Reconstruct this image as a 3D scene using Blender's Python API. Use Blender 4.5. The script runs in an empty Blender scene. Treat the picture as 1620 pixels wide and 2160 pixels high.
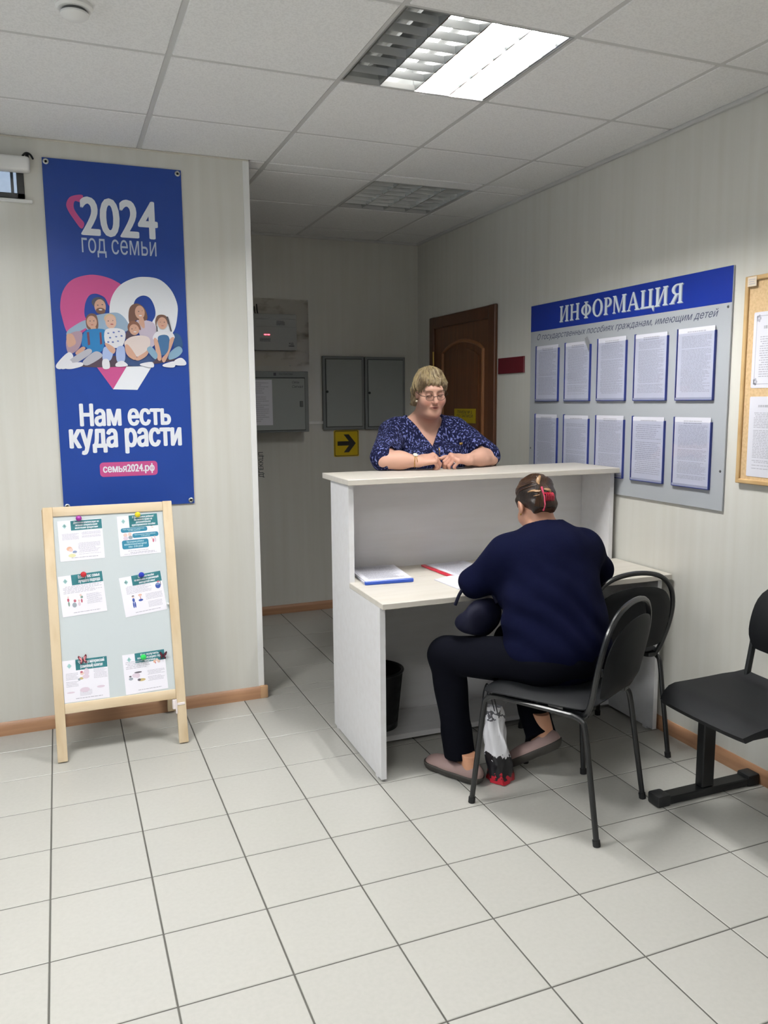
import bpy, bmesh, math, random
import numpy as np
from mathutils import Vector as V, Matrix as Mx
from mathutils.geometry import tessellate_polygon, interpolate_bezier, delaunay_2d_cdt

# ------------------------------------------------------------------ camera, world, exposure
SC = bpy.context.scene
H = 2.685                                   # ceiling height
CAM_F = 1692.58                             # focal length for the 1620 px wide frame
cR = V((0.92725775, -0.37432864, -0.00843402)); cU = V((0.05900311, 0.12383987, 0.99054648)); cW = V((0.36974545, 0.91898953, -0.13691803))
CAM = V((0.1110, -3.7783, 1.5349))
cam = bpy.data.objects.new('camera', bpy.data.cameras.new('camera'))
cam.data.sensor_fit = 'HORIZONTAL'; cam.data.sensor_width = 36.0; cam.data.lens = 36.0 * CAM_F / 1620.0
cam.data.clip_start = 0.02
cam.matrix_world = Mx(((cR.x, cU.x, -cW.x, CAM.x), (cR.y, cU.y, -cW.y, CAM.y), (cR.z, cU.z, -cW.z, CAM.z), (0, 0, 0, 1)))
SC.collection.objects.link(cam); SC.camera = cam
SC.view_settings.view_transform = 'Standard'; SC.view_settings.look = 'None'
SC.view_settings.gamma = 1.0; SC.view_settings.use_curve_mapping = False
SC.view_settings.exposure = 0.0
wd = bpy.data.worlds.new('world'); SC.world = wd; wd.use_nodes = True
wd.node_tree.nodes['Background'].inputs[0].default_value = (0.80, 0.89, 1.0, 1)   # overcast daylight outside the windows
wd.node_tree.nodes['Background'].inputs[1].default_value = 2.7
TUBE = 300.0                                # strength of a lit fluorescent tube
LAMPS = [(-0.675, -3.854, 'all'), (1.125, -5.654, 'all'), (-2.475, -3.854, 'all'), (-0.675, -1.454, 'all'), (-2.475, -1.454, 'off')]  # first pair read off wall reflections; second pair added to brighten the room

COL = SC.collection
random.seed(7)

# ------------------------------------------------------------------ helpers
def lin(h):
    if isinstance(h, str):
        h = tuple(int(h[i:i + 2], 16) for i in (0, 2, 4))
    return tuple(((c / 255 / 12.92) if c / 255 <= 0.04045 else ((c / 255 + 0.055) / 1.055) ** 2.4) for c in h) + (1.0,)

MATS = {}
def mat(name, col, rough=0.5, metal=0.0, spec=0.5, noise=None, bump=None, emit=None, attr=None, rnd=0.0, coat=0.0):
    """noise=(second colour, scale vec, detail, contrast lo, hi); bump=(scale vec, strength, distance)"""
    if name in MATS: return MATS[name]
    m = bpy.data.materials.new(name); m.use_nodes = True; MATS[name] = m
    nt = m.node_tree; b = nt.nodes['Principled BSDF']; L = nt.links.new
    c = lin(col)
    b.inputs['Base Color'].default_value = c
    b.inputs['Roughness'].default_value = rough; b.inputs['Metallic'].default_value = metal
    b.inputs['Specular IOR Level'].default_value = spec
    b.inputs['Coat Weight'].default_value = coat
    out = None
    def coords(scale):
        tc = nt.nodes.new('ShaderNodeTexCoord'); mp = nt.nodes.new('ShaderNodeMapping')
        mp.inputs['Scale'].default_value = scale; L(tc.outputs['Object'], mp.inputs['Vector']); return mp.outputs[0]
    if attr:
        a = nt.nodes.new('ShaderNodeAttribute'); a.attribute_name = attr; out = a.outputs['Color']
    if noise:
        c2, sc, det, lo, hi = noise
        n = nt.nodes.new('ShaderNodeTexNoise'); n.inputs['Scale'].default_value = 1.0; n.inputs['Detail'].default_value = det
        L(coords(sc), n.inputs['Vector'])
        r = nt.nodes.new('ShaderNodeValToRGB'); r.color_ramp.elements[0].position = lo; r.color_ramp.elements[1].position = hi
        L(n.outputs['Fac'], r.inputs[0])
        mx = nt.nodes.new('ShaderNodeMix'); mx.data_type = 'RGBA'
        L(r.outputs[0], mx.inputs[0])
        if out: L(out, mx.inputs[6]); mx.inputs[7].default_value = lin(c2)
        else: mx.inputs[6].default_value = c; mx.inputs[7].default_value = lin(c2)
        out = mx.outputs[2]
    if rnd:
        oi = nt.nodes.new('ShaderNodeObjectInfo'); hv = nt.nodes.new('ShaderNodeHueSaturation')
        mr = nt.nodes.new('ShaderNodeMapRange'); mr.inputs[3].default_value = 1 - rnd; mr.inputs[4].default_value = 1 + rnd
        L(oi.outputs['Random'], mr.inputs[0]); L(mr.outputs[0], hv.inputs['Value'])
        if out: L(out, hv.inputs['Color'])
        else: hv.inputs['Color'].default_value = c
        out = hv.outputs[0]
    if out: L(out, b.inputs['Base Color'])
    if bump:
        sc, st, di = bump
        n = nt.nodes.new('ShaderNodeTexNoise'); n.inputs['Scale'].default_value = 1.0; n.inputs['Detail'].default_value = 2.0
        L(coords(sc), n.inputs['Vector'])
        bp = nt.nodes.new('ShaderNodeBump'); bp.inputs['Strength'].default_value = st; bp.inputs['Distance'].default_value = di
        L(n.outputs['Fac'], bp.inputs['Height']); L(bp.outputs[0], b.inputs['Normal'])
    if emit:
        b.inputs['Emission Color'].default_value = lin(emit[0]); b.inputs['Emission Strength'].default_value = emit[1]
    return m

def glass(name, tint=(255, 255, 255), refl=0.08):
    if name in MATS: return MATS[name]
    m = bpy.data.materials.new(name); m.use_nodes = True; MATS[name] = m
    nt = m.node_tree; nt.nodes.remove(nt.nodes['Principled BSDF'])
    t = nt.nodes.new('ShaderNodeBsdfTransparent'); t.inputs[0].default_value = lin(tint)
    g = nt.nodes.new('ShaderNodeBsdfGlossy'); g.inputs['Roughness'].default_value = 0.05
    mx = nt.nodes.new('ShaderNodeMixShader'); mx.inputs[0].default_value = refl
    nt.links.new(t.outputs[0], mx.inputs[1]); nt.links.new(g.outputs[0], mx.inputs[2])
    nt.links.new(mx.outputs[0], nt.nodes['Material Output'].inputs[0])
    return m

def wmat(o):
    m = o.matrix_basis.copy()
    while o.parent:
        o = o.parent; m = o.matrix_basis @ m
    return m

def tag(o, label=None, cat=None, group=None, kind=None):
    if label: o['label'] = label
    if cat: o['category'] = cat
    if group: o['group'] = group
    if kind: o['kind'] = kind
    return o

def thing(name, loc, label, cat, group=None, rotz=0.0, kind=None):
    o = bpy.data.objects.new(name, None); o.empty_display_size = 0.05
    o.location = loc; o.rotation_euler = (0, 0, rotz); COL.objects.link(o)
    return tag(o, label, cat, group, kind)

def mesh_of(bm, mats, angle=35.0):
    me = bpy.data.meshes.new('m'); bm.to_mesh(me); bm.free()
    for m in (mats if isinstance(mats, (list, tuple)) else [mats]): me.materials.append(m)
    if angle:
        me.shade_smooth(); me.set_sharp_from_angle(angle=math.radians(angle))
    return me

def obj(name, bm, mats, parent=None, world=True, label=None, angle=35.0, loc=None):
    """bm in world coordinates (world=True) or in the parent's local coordinates"""
    if parent is not None and world:
        bm.transform(wmat(parent).inverted())
    if loc is not None and parent is None:
        bm.transform(Mx.Translation(-V(loc)))
    me = bm if isinstance(bm, bpy.types.Mesh) else mesh_of(bm, mats, angle)
    me.name = name
    o = bpy.data.objects.new(name, me); COL.objects.link(o)
    if parent is not None: o.parent = parent
    elif loc is not None: o.location = loc
    if label: o['label'] = label
    if name in ('printing', 'picture', 'family_print', 'lettering', 'heading', 'subheading', 'emblem'): o['kind'] = 'stuff'   # print too small to pick apart
    return o

def children(o): return [c for c in bpy.data.objects if c.parent == o]
def copy_tree(o, parent=None):
    c = o.copy(); COL.objects.link(c)
    if parent is not None: c.parent = parent
    for ch in children(o): copy_tree(ch, c)
    return c

def bx(bm, lo, hi, bev=0.0, seg=1, mi=0, mtx=None):
    lo, hi = V(lo), V(hi)
    r = bmesh.ops.create_cube(bm, size=1.0)
    vs = r['verts']
    for v in vs: v.co = V([lo[i] + (v.co[i] + 0.5) * (hi[i] - lo[i]) for i in range(3)])
    fs = list({f for v in vs for f in v.link_faces})
    if bev > 0:
        es = list({e for v in vs for e in v.link_edges})
        g = bmesh.ops.bevel(bm, geom=es, offset=bev, segments=seg, profile=0.5, affect='EDGES')
        fs = [f for f in bm.faces if f in set(g['faces'])] + [f for f in fs if f.is_valid]
        vs = list({v for f in fs for v in f.verts})
    for f in fs: f.material_index = mi
    if mtx is not None: bmesh.ops.transform(bm, matrix=mtx, verts=vs)
    return vs

def box(lo, hi, bev=0.0, seg=1):
    bm = bmesh.new(); bx(bm, lo, hi, bev, seg); return bm

def catmull(pts, n=6, closed=False):
    pts = [V(p) for p in pts]; N = len(pts); out = []
    for i in range(N if closed else N - 1):
        if closed: p0, p1, p2, p3 = pts[i - 1], pts[i], pts[(i + 1) % N], pts[(i + 2) % N]
        else: p0, p1, p2, p3 = pts[max(i - 1, 0)], pts[i], pts[i + 1], pts[min(i + 2, N - 1)]
        for k in range(n):
            t = k / n
            out.append(0.5 * ((2 * p1) + (p2 - p0) * t + (2 * p0 - 5 * p1 + 4 * p2 - p3) * t * t + (3 * p1 - p0 - 3 * p2 + p3) * t ** 3))
    if not closed: out.append(pts[-1])
    return out

def tube(bm, pts, r, n=10, closed=False, mi=0, flat=None):
    """round tube along pts; r a number or list; flat=(a, b) scales the section"""
    pts = [V(p) for p in pts]; N = len(pts); rings = []
    t0 = (pts[1] - pts[0]).normalized()
    up = V((0, 0, 1)) if abs(t0.z) < 0.9 else V((0, 1, 0))
    nrm = (up - t0 * up.dot(t0)).normalized()
    for i, p in enumerate(pts):
        if closed: t = (pts[(i + 1) % N] - pts[i - 1]).normalized()
        else: t = (pts[min(i + 1, N - 1)] - pts[max(i - 1, 0)]).normalized()
        nrm = (nrm - t * nrm.dot(t)).normalized(); b = t.cross(nrm)
        ri = r[i] if isinstance(r, (list, tuple)) else r
        fa, fb = flat if flat else (1, 1)
        rings.append([bm.verts.new(p + (nrm * math.cos(2 * math.pi * k / n) * fa + b * math.sin(2 * math.pi * k / n) * fb) * ri) for k in range(n)])
    for i in range(N if closed else N - 1):
        a, c = rings[i], rings[(i + 1) % N]
        for k in range(n):
            f = bm.faces.new((a[k], a[(k + 1) % n], c[(k + 1) % n], c[k])); f.material_index = mi
    if not closed:
        bm.faces.new(list(reversed(rings[0]))).material_index = mi; bm.faces.new(rings[-1]).material_index = mi
    return bm

def lathe(bm, prof, n=24, c=(0, 0, 0), mi=0):
    rings = []
    for r, z in prof:
        rings.append([bm.verts.new((c[0] + r * math.cos(2 * math.pi * k / n), c[1] + r * math.sin(2 * math.pi * k / n), c[2] + z)) for k in range(n)])
    for a, b in zip(rings, rings[1:]):
        for k in range(n): bm.faces.new((a[k], a[(k + 1) % n], b[(k + 1) % n], b[k])).material_index = mi
    bm.faces.new(list(reversed(rings[0]))).material_index = mi; bm.faces.new(rings[-1]).material_index = mi
    return bm

def lathe_at(bm, prof, n, mtx):
    b = bmesh.new(); lathe(b, prof, n); b.transform(mtx); me = bpy.data.meshes.new('t'); b.to_mesh(me); b.free(); bm.from_mesh(me); bpy.data.meshes.remove(me)

def prism(bm, poly, d, mi=0, frame=None):
    """extrude a 2-D polygon by d along +z, then place by frame"""
    bot = [bm.verts.new((x, y, 0)) for x, y in poly]; top = [bm.verts.new((x, y, d)) for x, y in poly]
    n = len(poly)
    tri = tessellate_polygon([[V((x, y, 0)) for x, y in poly]])
    area = sum(poly[i][0] * poly[(i + 1) % n][1] - poly[(i + 1) % n][0] * poly[i][1] for i in range(n))
    fs = []
    for a, b, c in tri:
        fs.append(bm.faces.new((top[a], top[b], top[c]))); fs.append(bm.faces.new((bot[c], bot[b], bot[a])))
    for i in range(n):
        j = (i + 1) % n
        fs.append(bm.faces.new((bot[i], bot[j], top[j], top[i])))
    for f in fs: f.material_index = mi
    bmesh.ops.recalc_face_normals(bm, faces=fs)
    if frame is not None: bmesh.ops.transform(bm, matrix=frame, verts=bot + top)
    return bm

def frame(o, x, y):
    """matrix with origin o, x axis, y axis (unit), z = x cross y"""
    x = V(x).normalized(); y = V(y).normalized(); z = x.cross(y)
    return Mx(((x.x, y.x, z.x, o[0]), (x.y, y.y, z.y, o[1]), (x.z, y.z, z.z, o[2]), (0, 0, 0, 1)))

def flat(bm, poly, z=0.0, mi=0, fr=None):
    """flat filled polygon (ink) at height z above the frame's plane"""
    vs = [bm.verts.new((p[0], p[1], z)) for p in poly]
    for a, b, c in tessellate_polygon([[V((p[0], p[1], 0)) for p in poly]]):
        try: f = bm.faces.new((vs[a], vs[b], vs[c]))
        except ValueError: continue
        f.material_index = mi
        f.normal_update()
        if f.normal.z < 0: f.normal_flip()
    if fr is not None: bmesh.ops.transform(bm, matrix=fr, verts=vs)

def rect(bm, x0, y0, x1, y1, z=0.0, mi=0, fr=None): flat(bm, [(x0, y0), (x1, y0), (x1, y1), (x0, y1)], z, mi, fr)
def ellipse(cx, cy, rx, ry, n=20): return [(cx + rx * math.cos(2 * math.pi * k / n), cy + ry * math.sin(2 * math.pi * k / n)) for k in range(n)]
def rrect(x0, y0, x1, y1, r, n=4):
    out = []
    for cx, cy, a in ((x1 - r, y1 - r, 0), (x0 + r, y1 - r, 90), (x0 + r, y0 + r, 180), (x1 - r, y0 + r, 270)):
        for k in range(n + 1):
            t = math.radians(a + 90 * k / n); out.append((cx + r * math.cos(t), cy + r * math.sin(t)))
    return out

def text_into(bm, body, x0, y0, x1, y1, z=0.0, bold=0.0, shear=0.0, mi=0, fr=None, keep=False, res=2):
    """lettering as flat ink scaled into a box of the frame's plane (keep: keep aspect, left aligned)"""
    cu = bpy.data.curves.new('t', 'FONT'); cu.body = body; cu.shear = shear; cu.space_line = 0.95
    if '\n' in body: cu.align_x = 'CENTER'
    o = bpy.data.objects.new('t', cu); COL.objects.link(o)
    crv = o.evaluated_get(bpy.context.evaluated_depsgraph_get()).to_curve(bpy.context.evaluated_depsgraph_get())
    loops = []
    for sp in crv.splines:
        bp = sp.bezier_points; lp = []
        for i in range(len(bp)):
            p, q = bp[i], bp[(i + 1) % len(bp)]
            straight = (p.handle_right - p.co).cross(q.co - p.co).length < 1e-6 and (q.handle_left - q.co).cross(q.co - p.co).length < 1e-6
            lp += [p.co.copy()] if straight else [v.copy() for v in interpolate_bezier(p.co, p.handle_right, q.handle_left, q.co, res + 2)[:-1]]
        if len(lp) > 2: loops.append(lp)
    o.to_curve_clear() if hasattr(o, 'to_curve_clear') else None
    bpy.data.objects.remove(o); bpy.data.curves.remove(cu)
    # triangulate with every crossing resolved, keep what the outlines wind round
    pts, eds = [], []
    for l in loops:
        n0 = len(pts); pts += [V((p.x, p.y)) for p in l]; eds += [(n0 + i, n0 + (i + 1) % len(l)) for i in range(len(l))]
    cv, _, cf, _, _, _ = delaunay_2d_cdt(pts, eds, [], 0, 1e-6)
    co = np.array([(v.x, v.y, 0.0) for v in cv]); F_ = np.array([tuple(f) for f in cf])
    ce = co[F_].mean(1); P0 = np.array([pts[e[0]][:] for e in eds]); P1 = np.array([pts[e[1]][:] for e in eds])
    cx_, cy_ = ce[:, :1], ce[:, 1:2]; left = (P1[:, 0] - P0[:, 0]) * (cy_ - P0[:, 1]) - (cx_ - P0[:, 0]) * (P1[:, 1] - P0[:, 1])
    wn = (((P0[:, 1] <= cy_) & (P1[:, 1] > cy_) & (left > 0)).astype(int) - ((P0[:, 1] > cy_) & (P1[:, 1] <= cy_) & (left < 0)).astype(int)).sum(1)
    tris = F_[wn != 0].tolist()
    co = np.array(co); lo, hi = co.min(0), co.max(0)
    sx = (x1 - x0) / (hi[0] - lo[0]); sy = (y1 - y0) / (hi[1] - lo[1])
    if keep: sx = sy = min(sx, sy)
    e = bold * (y1 - y0) / max(1, body.count('\n') + 1)
    cop = [(0, 0)] if bold <= 0 else [(e * dx, e * dy) for dx, dy in ((-1, 0), (1, 0), (0, 0.7), (0, -0.7), (0.75, 0.5), (-0.75, -0.5), (0.75, -0.5), (-0.75, 0.5))]
    for q, (ox, oy) in enumerate(cop):
        vs = []
        for v in co:
            p = V((x0 + (v[0] - lo[0]) * sx + ox, y0 + (v[1] - lo[1]) * sy + oy, z + 0.00001 * q))
            vs.append(bm.verts.new(fr @ p if fr is not None else p))
        for t_ in tris:
            try: f = bm.faces.new([vs[i] for i in t_])
            except ValueError: continue
            f.material_index = mi

def text_lines(bm, x0, y0, x1, y1, rows, seed, z=0.0, mi=0, fr=None, fill=0.42, ragged=0.25):
    """body text: rows of word-long strokes, too small to read"""
    rn = random.Random(seed); ph = (y1 - y0) / rows
    for i in range(rows):
        yb = y1 - (i + 0.75) * ph; x = x0 + (rn.random() * 0.08 * (x1 - x0) if rn.random() < 0.2 else 0)
        end = x1 - (rn.random() * ragged * (x1 - x0) if rn.random() < 0.45 else 0)
        if rn.random() < 0.07: continue
        while x < end:
            w = (0.03 + 0.11 * rn.random()) * (x1 - x0); xe = min(x + w, end)
            if xe - x > 0.008 * (x1 - x0): rect(bm, x, yb, xe, yb + ph * fill, z, mi, fr)
            x = xe + 0.018 * (x1 - x0)

# ------------------------------------------------------------------ materials
WALL = mat('wall_panel', 'd3d2cb', 0.13, noise=('cdcbc2', (22, 22, 0.9), 3, 0.35, 0.8), bump=((9, 9, 0.5), 0.08, 0.02))
CEIL = mat('ceiling_tile_white', 'e8e8e7', 0.85, noise=('dfdfde', (160, 160, 160), 2, 0.45, 0.6), bump=((220, 220, 220), 0.15, 0.002), rnd=0.02)
TBAR = mat('grid_bar_white', 'c4c4c2', 0.5)
TILE = mat('floor_tile_glaze', 'b3b2ac', 0.33, noise=('afaea8', (70, 70, 70), 4, 0.35, 0.7), bump=((25, 25, 25), 0.03, 0.004), rnd=0.018)
GROUT = mat('grout', '55544f', 0.9)
BASEB = mat('baseboard_wood', 'b48a68', 0.42, noise=('a3785a', (3, 3, 60), 3, 0.3, 0.7))
WHITEP = mat('white_plastic', 'e4e4e2', 0.4)
DESKM = mat('desk_laminate', 'd8d8da', 0.45, noise=('d2d1d2', (3, 30, 30), 3, 0.35, 0.8))
DESKTOP = mat('desk_top_laminate', 'cbc6bd', 0.42, noise=('c2bcb1', (2.5, 30, 30), 3, 0.35, 0.8))
PAPER = mat('paper', 'd6d6df', 0.6)
INK = mat('ink_grey', 'aeaeb8', 0.7); INKD = mat('ink_dark', '4a4a52', 0.7); BLACKP = mat('black_print', '23211c', 0.5)
BLUEV = mat('banner_blue', '1d3f8e', 0.40, spec=0.4); WHITEV = mat('print_white', 'dde0e6', 0.5); PINK = mat('print_pink', 'bc4c86', 0.5)
STEEL = mat('steel', 'b8bbb8', 0.3, 1.0)
PINE = mat('pine', 'd8c4a4', 0.55, noise=('bfa37a', (14, 14, 2.5), 3, 0.45, 0.8))
PINEX = mat('pine_cross', 'dac7a9', 0.55, noise=('c2a780', (2.5, 14, 16), 3, 0.45, 0.8))
BLACKM = mat('black_metal', '0e1012', 0.38, spec=0.5)
VINYL = mat('black_vinyl', '0d0f12', 0.6, spec=0.3, bump=((180, 180, 180), 0.15, 0.001))
MIRR = mat('louvre_aluminium', 'd0d2d2', 0.22, 1.0)
HEART = [('pink','c',[(0.174,1.853),(0.154,1.925),(0.15,1.976),(0.165,2.038),(0.205,2.088),(0.271,2.113),(0.33,2.113),(0.39,2.094),(0.424,2.059),(0.394,1.964),(0.361,1.978),(0.345,2.012),(0.326,2.026),(0.301,2.032),(0.275,2.022),(0.256,1.985),(0.251,1.933),(0.268,1.887),(0.216,1.844)]),('pink','p',[(0.286,1.709),(0.357,1.6),(0.432,1.71)]),('white','c',[(0.369,1.89),(0.36,1.963),(0.376,2.026),(0.415,2.077),(0.473,2.108),(0.525,2.117),(0.588,2.109),(0.637,2.068),(0.664,2.01),(0.667,1.957),(0.647,1.875),(0.602,1.842),(0.546,1.894),(0.564,1.943),(0.561,1.985),(0.542,2.022),(0.511,2.032),(0.479,2.014),(0.464,1.977),(0.454,1.934),(0.441,1.881)]),('white','p',[(0.424,1.707),(0.538,1.708),(0.466,1.597),(0.357,1.6)])]
HEART_SMALL = [('pink','c',[(0.273,2.459),(0.246,2.459),(0.216,2.446),(0.201,2.417),(0.207,2.39),(0.227,2.356),(0.258,2.315),(0.272,2.339),(0.254,2.363),(0.234,2.395),(0.232,2.419),(0.24,2.433),(0.263,2.43)])]
FAMILY = [('navy','c',[(0.646,1.859),(0.675,1.851),(0.683,1.798),(0.647,1.772)]),('shade','p',[(0.212,1.703),(0.313,1.756),(0.564,1.747),(0.678,1.74),(0.482,1.707),(0.287,1.7)]),('jean','c',[(0.254,1.913),(0.292,1.933),(0.354,1.947),(0.4,1.948),(0.434,1.914),(0.439,1.87),(0.334,1.859),(0.259,1.869)]),('jean','c',[(0.168,1.848),(0.184,1.872),(0.25,1.912),(0.268,1.893),(0.232,1.865),(0.194,1.856),(0.179,1.844)]),('mauve','c',[(0.194,1.856),(0.235,1.857),(0.225,1.798),(0.196,1.766),(0.17,1.766),(0.166,1.82)]),('skin','c',[(0.169,1.844),(0.194,1.848),(0.207,1.813),(0.195,1.797),(0.172,1.793)]),('wht','c',[(0.117,1.71),(0.17,1.766),(0.192,1.75),(0.175,1.715),(0.132,1.691)]),('dark','e',(0.314,1.993,0.03,0.024)),('skin','e',(0.32,1.975,0.025,0.033)),('brown','e',(0.321,1.956,0.021,0.014)),('wht','e',(0.321,1.961,0.008,0.003)),('dark','e',(0.31,1.981,0.004,0.002)),('dark','e',(0.33,1.984,0.004,0.002)),('shade','c',[(0.431,1.866),(0.451,1.874),(0.473,1.843),(0.449,1.826),(0.426,1.834)]),('lilac','c',[(0.477,1.915),(0.516,1.92),(0.559,1.901),(0.56,1.82),(0.527,1.795),(0.489,1.851)]),('brown','c',[(0.448,1.97),(0.469,1.992),(0.496,1.991),(0.519,1.968),(0.527,1.928),(0.508,1.916),(0.477,1.919),(0.452,1.894),(0.442,1.922)]),('skin','e',(0.494,1.955,0.022,0.031)),('skin','c',[(0.493,1.931),(0.509,1.928),(0.513,1.888),(0.503,1.884),(0.488,1.907)]),('wht','e',(0.496,1.94,0.007,0.003)),('dark','e',(0.489,1.959,0.003,0.002)),('dark','e',(0.505,1.962,0.003,0.001)),('navyj','c',[(0.414,1.757),(0.464,1.733),(0.525,1.759),(0.556,1.738),(0.491,1.709),(0.424,1.713)]),('brown','c',[(0.256,1.92),(0.274,1.942),(0.3,1.937),(0.308,1.902),(0.304,1.875),(0.289,1.866),(0.259,1.877)]),('skin','e',(0.28,1.905,0.022,0.028)),('skin','c',[(0.271,1.886),(0.294,1.886),(0.296,1.863),(0.285,1.858)]),('dark','e',(0.273,1.909,0.003,0.002)),('dark','e',(0.289,1.91,0.003,0.002)),('lip','e',(0.281,1.892,0.006,0.002)),('teal','c',[(0.238,1.845),(0.262,1.87),(0.32,1.875),(0.338,1.864),(0.332,1.824),(0.318,1.776),(0.272,1.763),(0.25,1.791),(0.232,1.798)]),('maroon','p',[(0.256,1.858),(0.266,1.86),(0.268,1.803),(0.258,1.799)]),('maroon','p',[(0.311,1.859),(0.319,1.859),(0.32,1.808),(0.311,1.803)]),('skin','c',[(0.202,1.766),(0.232,1.792),(0.246,1.785),(0.215,1.756)]),('grey','c',[(0.172,1.73),(0.254,1.783),(0.272,1.767),(0.217,1.727),(0.182,1.715)]),('grey','c',[(0.232,1.727),(0.284,1.771),(0.314,1.764),(0.311,1.744),(0.25,1.709)]),('wht','c',[(0.167,1.715),(0.224,1.723),(0.229,1.707),(0.185,1.693),(0.155,1.695)]),('wht','c',[(0.123,1.714),(0.172,1.734),(0.186,1.711),(0.144,1.691)]),('blond','e',(0.36,1.922,0.026,0.022)),('skinl','e',(0.363,1.907,0.024,0.03)),('dark','e',(0.352,1.911,0.003,0.002)),('dark','e',(0.372,1.914,0.002,0.002)),('lip','e',(0.367,1.897,0.007,0.003)),('wht','c',[(0.335,1.867),(0.381,1.88),(0.42,1.869),(0.423,1.834),(0.4,1.793),(0.339,1.8)]),('blue','e',(0.349,1.856,0.005,0.003)),('blue','e',(0.373,1.86,0.005,0.004)),('blue','e',(0.396,1.865,0.005,0.003)),('blue','e',(0.356,1.836,0.005,0.004)),('blue','e',(0.383,1.841,0.005,0.003)),('blue','e',(0.407,1.845,0.005,0.004)),('blue','e',(0.367,1.816,0.005,0.004)),('blue','e',(0.39,1.821,0.005,0.003)),('blue','e',(0.347,1.816,0.005,0.004)),('ltblue','c',[(0.327,1.792),(0.365,1.78),(0.353,1.734),(0.319,1.734)]),('ltblue','c',[(0.383,1.789),(0.416,1.795),(0.415,1.731),(0.381,1.729)]),('skin','c',[(0.331,1.808),(0.347,1.808),(0.376,1.785),(0.368,1.764),(0.349,1.776)]),('wht','c',[(0.318,1.734),(0.343,1.736),(0.347,1.698),(0.318,1.696)]),('wht','c',[(0.377,1.72),(0.405,1.731),(0.428,1.709),(0.378,1.704)]),('auburn','c',[(0.436,1.89),(0.453,1.914),(0.484,1.907),(0.495,1.875),(0.475,1.879),(0.443,1.866)]),('skin','e',(0.465,1.875,0.022,0.025)),('dark','e',(0.455,1.878,0.003,0.002)),('dark','e',(0.472,1.883,0.003,0.001)),('wht','e',(0.468,1.865,0.007,0.002)),('cream','c',[(0.417,1.809),(0.442,1.838),(0.489,1.849),(0.529,1.84),(0.533,1.805),(0.509,1.77),(0.477,1.75),(0.442,1.77)]),('skin','c',[(0.42,1.801),(0.437,1.802),(0.469,1.75),(0.456,1.737),(0.426,1.761)]),('skin','c',[(0.509,1.773),(0.53,1.793),(0.517,1.758),(0.48,1.734),(0.464,1.742)]),('shade','e',(0.57,1.837,0.009,0.036)),('brown','c',[(0.562,1.917),(0.573,1.942),(0.598,1.947),(0.617,1.935),(0.62,1.903),(0.609,1.923),(0.572,1.918),(0.565,1.889)]),('skin','e',(0.594,1.908,0.022,0.028)),('dark','e',(0.585,1.913,0.003,0.001)),('dark','e',(0.603,1.913,0.003,0.002)),('lip','e',(0.594,1.896,0.006,0.002)),('dark','p',[(0.613,1.939),(0.621,1.939),(0.637,1.871),(0.63,1.868)]),('dark','p',[(0.565,1.893),(0.57,1.893),(0.571,1.853),(0.565,1.855)]),('wht','c',[(0.546,1.836),(0.562,1.865),(0.59,1.872),(0.631,1.87),(0.648,1.842),(0.621,1.829),(0.568,1.828)]),('denim','c',[(0.573,1.847),(0.619,1.848),(0.621,1.78),(0.581,1.759),(0.573,1.804)]),('skin','c',[(0.552,1.836),(0.568,1.828),(0.583,1.747),(0.566,1.737),(0.555,1.796)]),('skin','c',[(0.645,1.836),(0.625,1.834),(0.614,1.78),(0.584,1.743),(0.6,1.731)]),('ltjean','c',[(0.518,1.783),(0.537,1.799),(0.565,1.763),(0.552,1.74)]),('ltjean','c',[(0.622,1.772),(0.664,1.802),(0.682,1.781),(0.658,1.752),(0.617,1.739)]),('wht','c',[(0.487,1.719),(0.539,1.727),(0.542,1.702),(0.491,1.709)]),('wht','c',[(0.589,1.716),(0.641,1.731),(0.64,1.704),(0.595,1.705)]),('wht','c',[(0.643,1.735),(0.674,1.748),(0.696,1.728),(0.689,1.713),(0.644,1.715)])]
PAPERS = [(0.1747, 0.9588, 0.1857, 0.1799, 1.1), (0.4219, 0.964, 0.1785, 0.1825, 1.6), (0.1663, 0.7185, 0.1854, 0.1791, 3.5), (0.4228, 0.6942, 0.1841, 0.1794, 6.0), (0.1575, 0.3422, 0.1856, 0.1813, 0.2), (0.4086, 0.3439, 0.1839, 0.1772, 1.9)]
PINS = {'purple': (0.1697, 1.0531), 'yellow': (0.4211, 1.0548), 'red': (0.1743, 0.8036), 'blue': (0.4194, 0.7799), 'green': (0.403, 0.4115), 'fly': (0.1497, 0.4308), 'fly2': (0.4898, 0.407), 'white': (0.5269, 0.6378)}

# ------------------------------------------------------------------ the setting
XR, YB, YL, XC = 2.65, 1.82, 0.215, 1.03            # right wall, back wall, left wall plane, corner
X0, YF = -3.2, -6.9                                  # unseen ends of the room
def struct(name, bm, m, angle=35.0):
    o = obj(name, bm, m, angle=angle); o['kind'] = 'structure'; return o

def vis(p):
    d = V(p) - CAM; z = d.dot(cW)
    if z < 0.15: return False
    u = 810 + CAM_F * d.dot(cR) / z; v = 1080 - CAM_F * d.dot(cU) / z
    return -90 < u < 1710 and -90 < v < 2250

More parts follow.
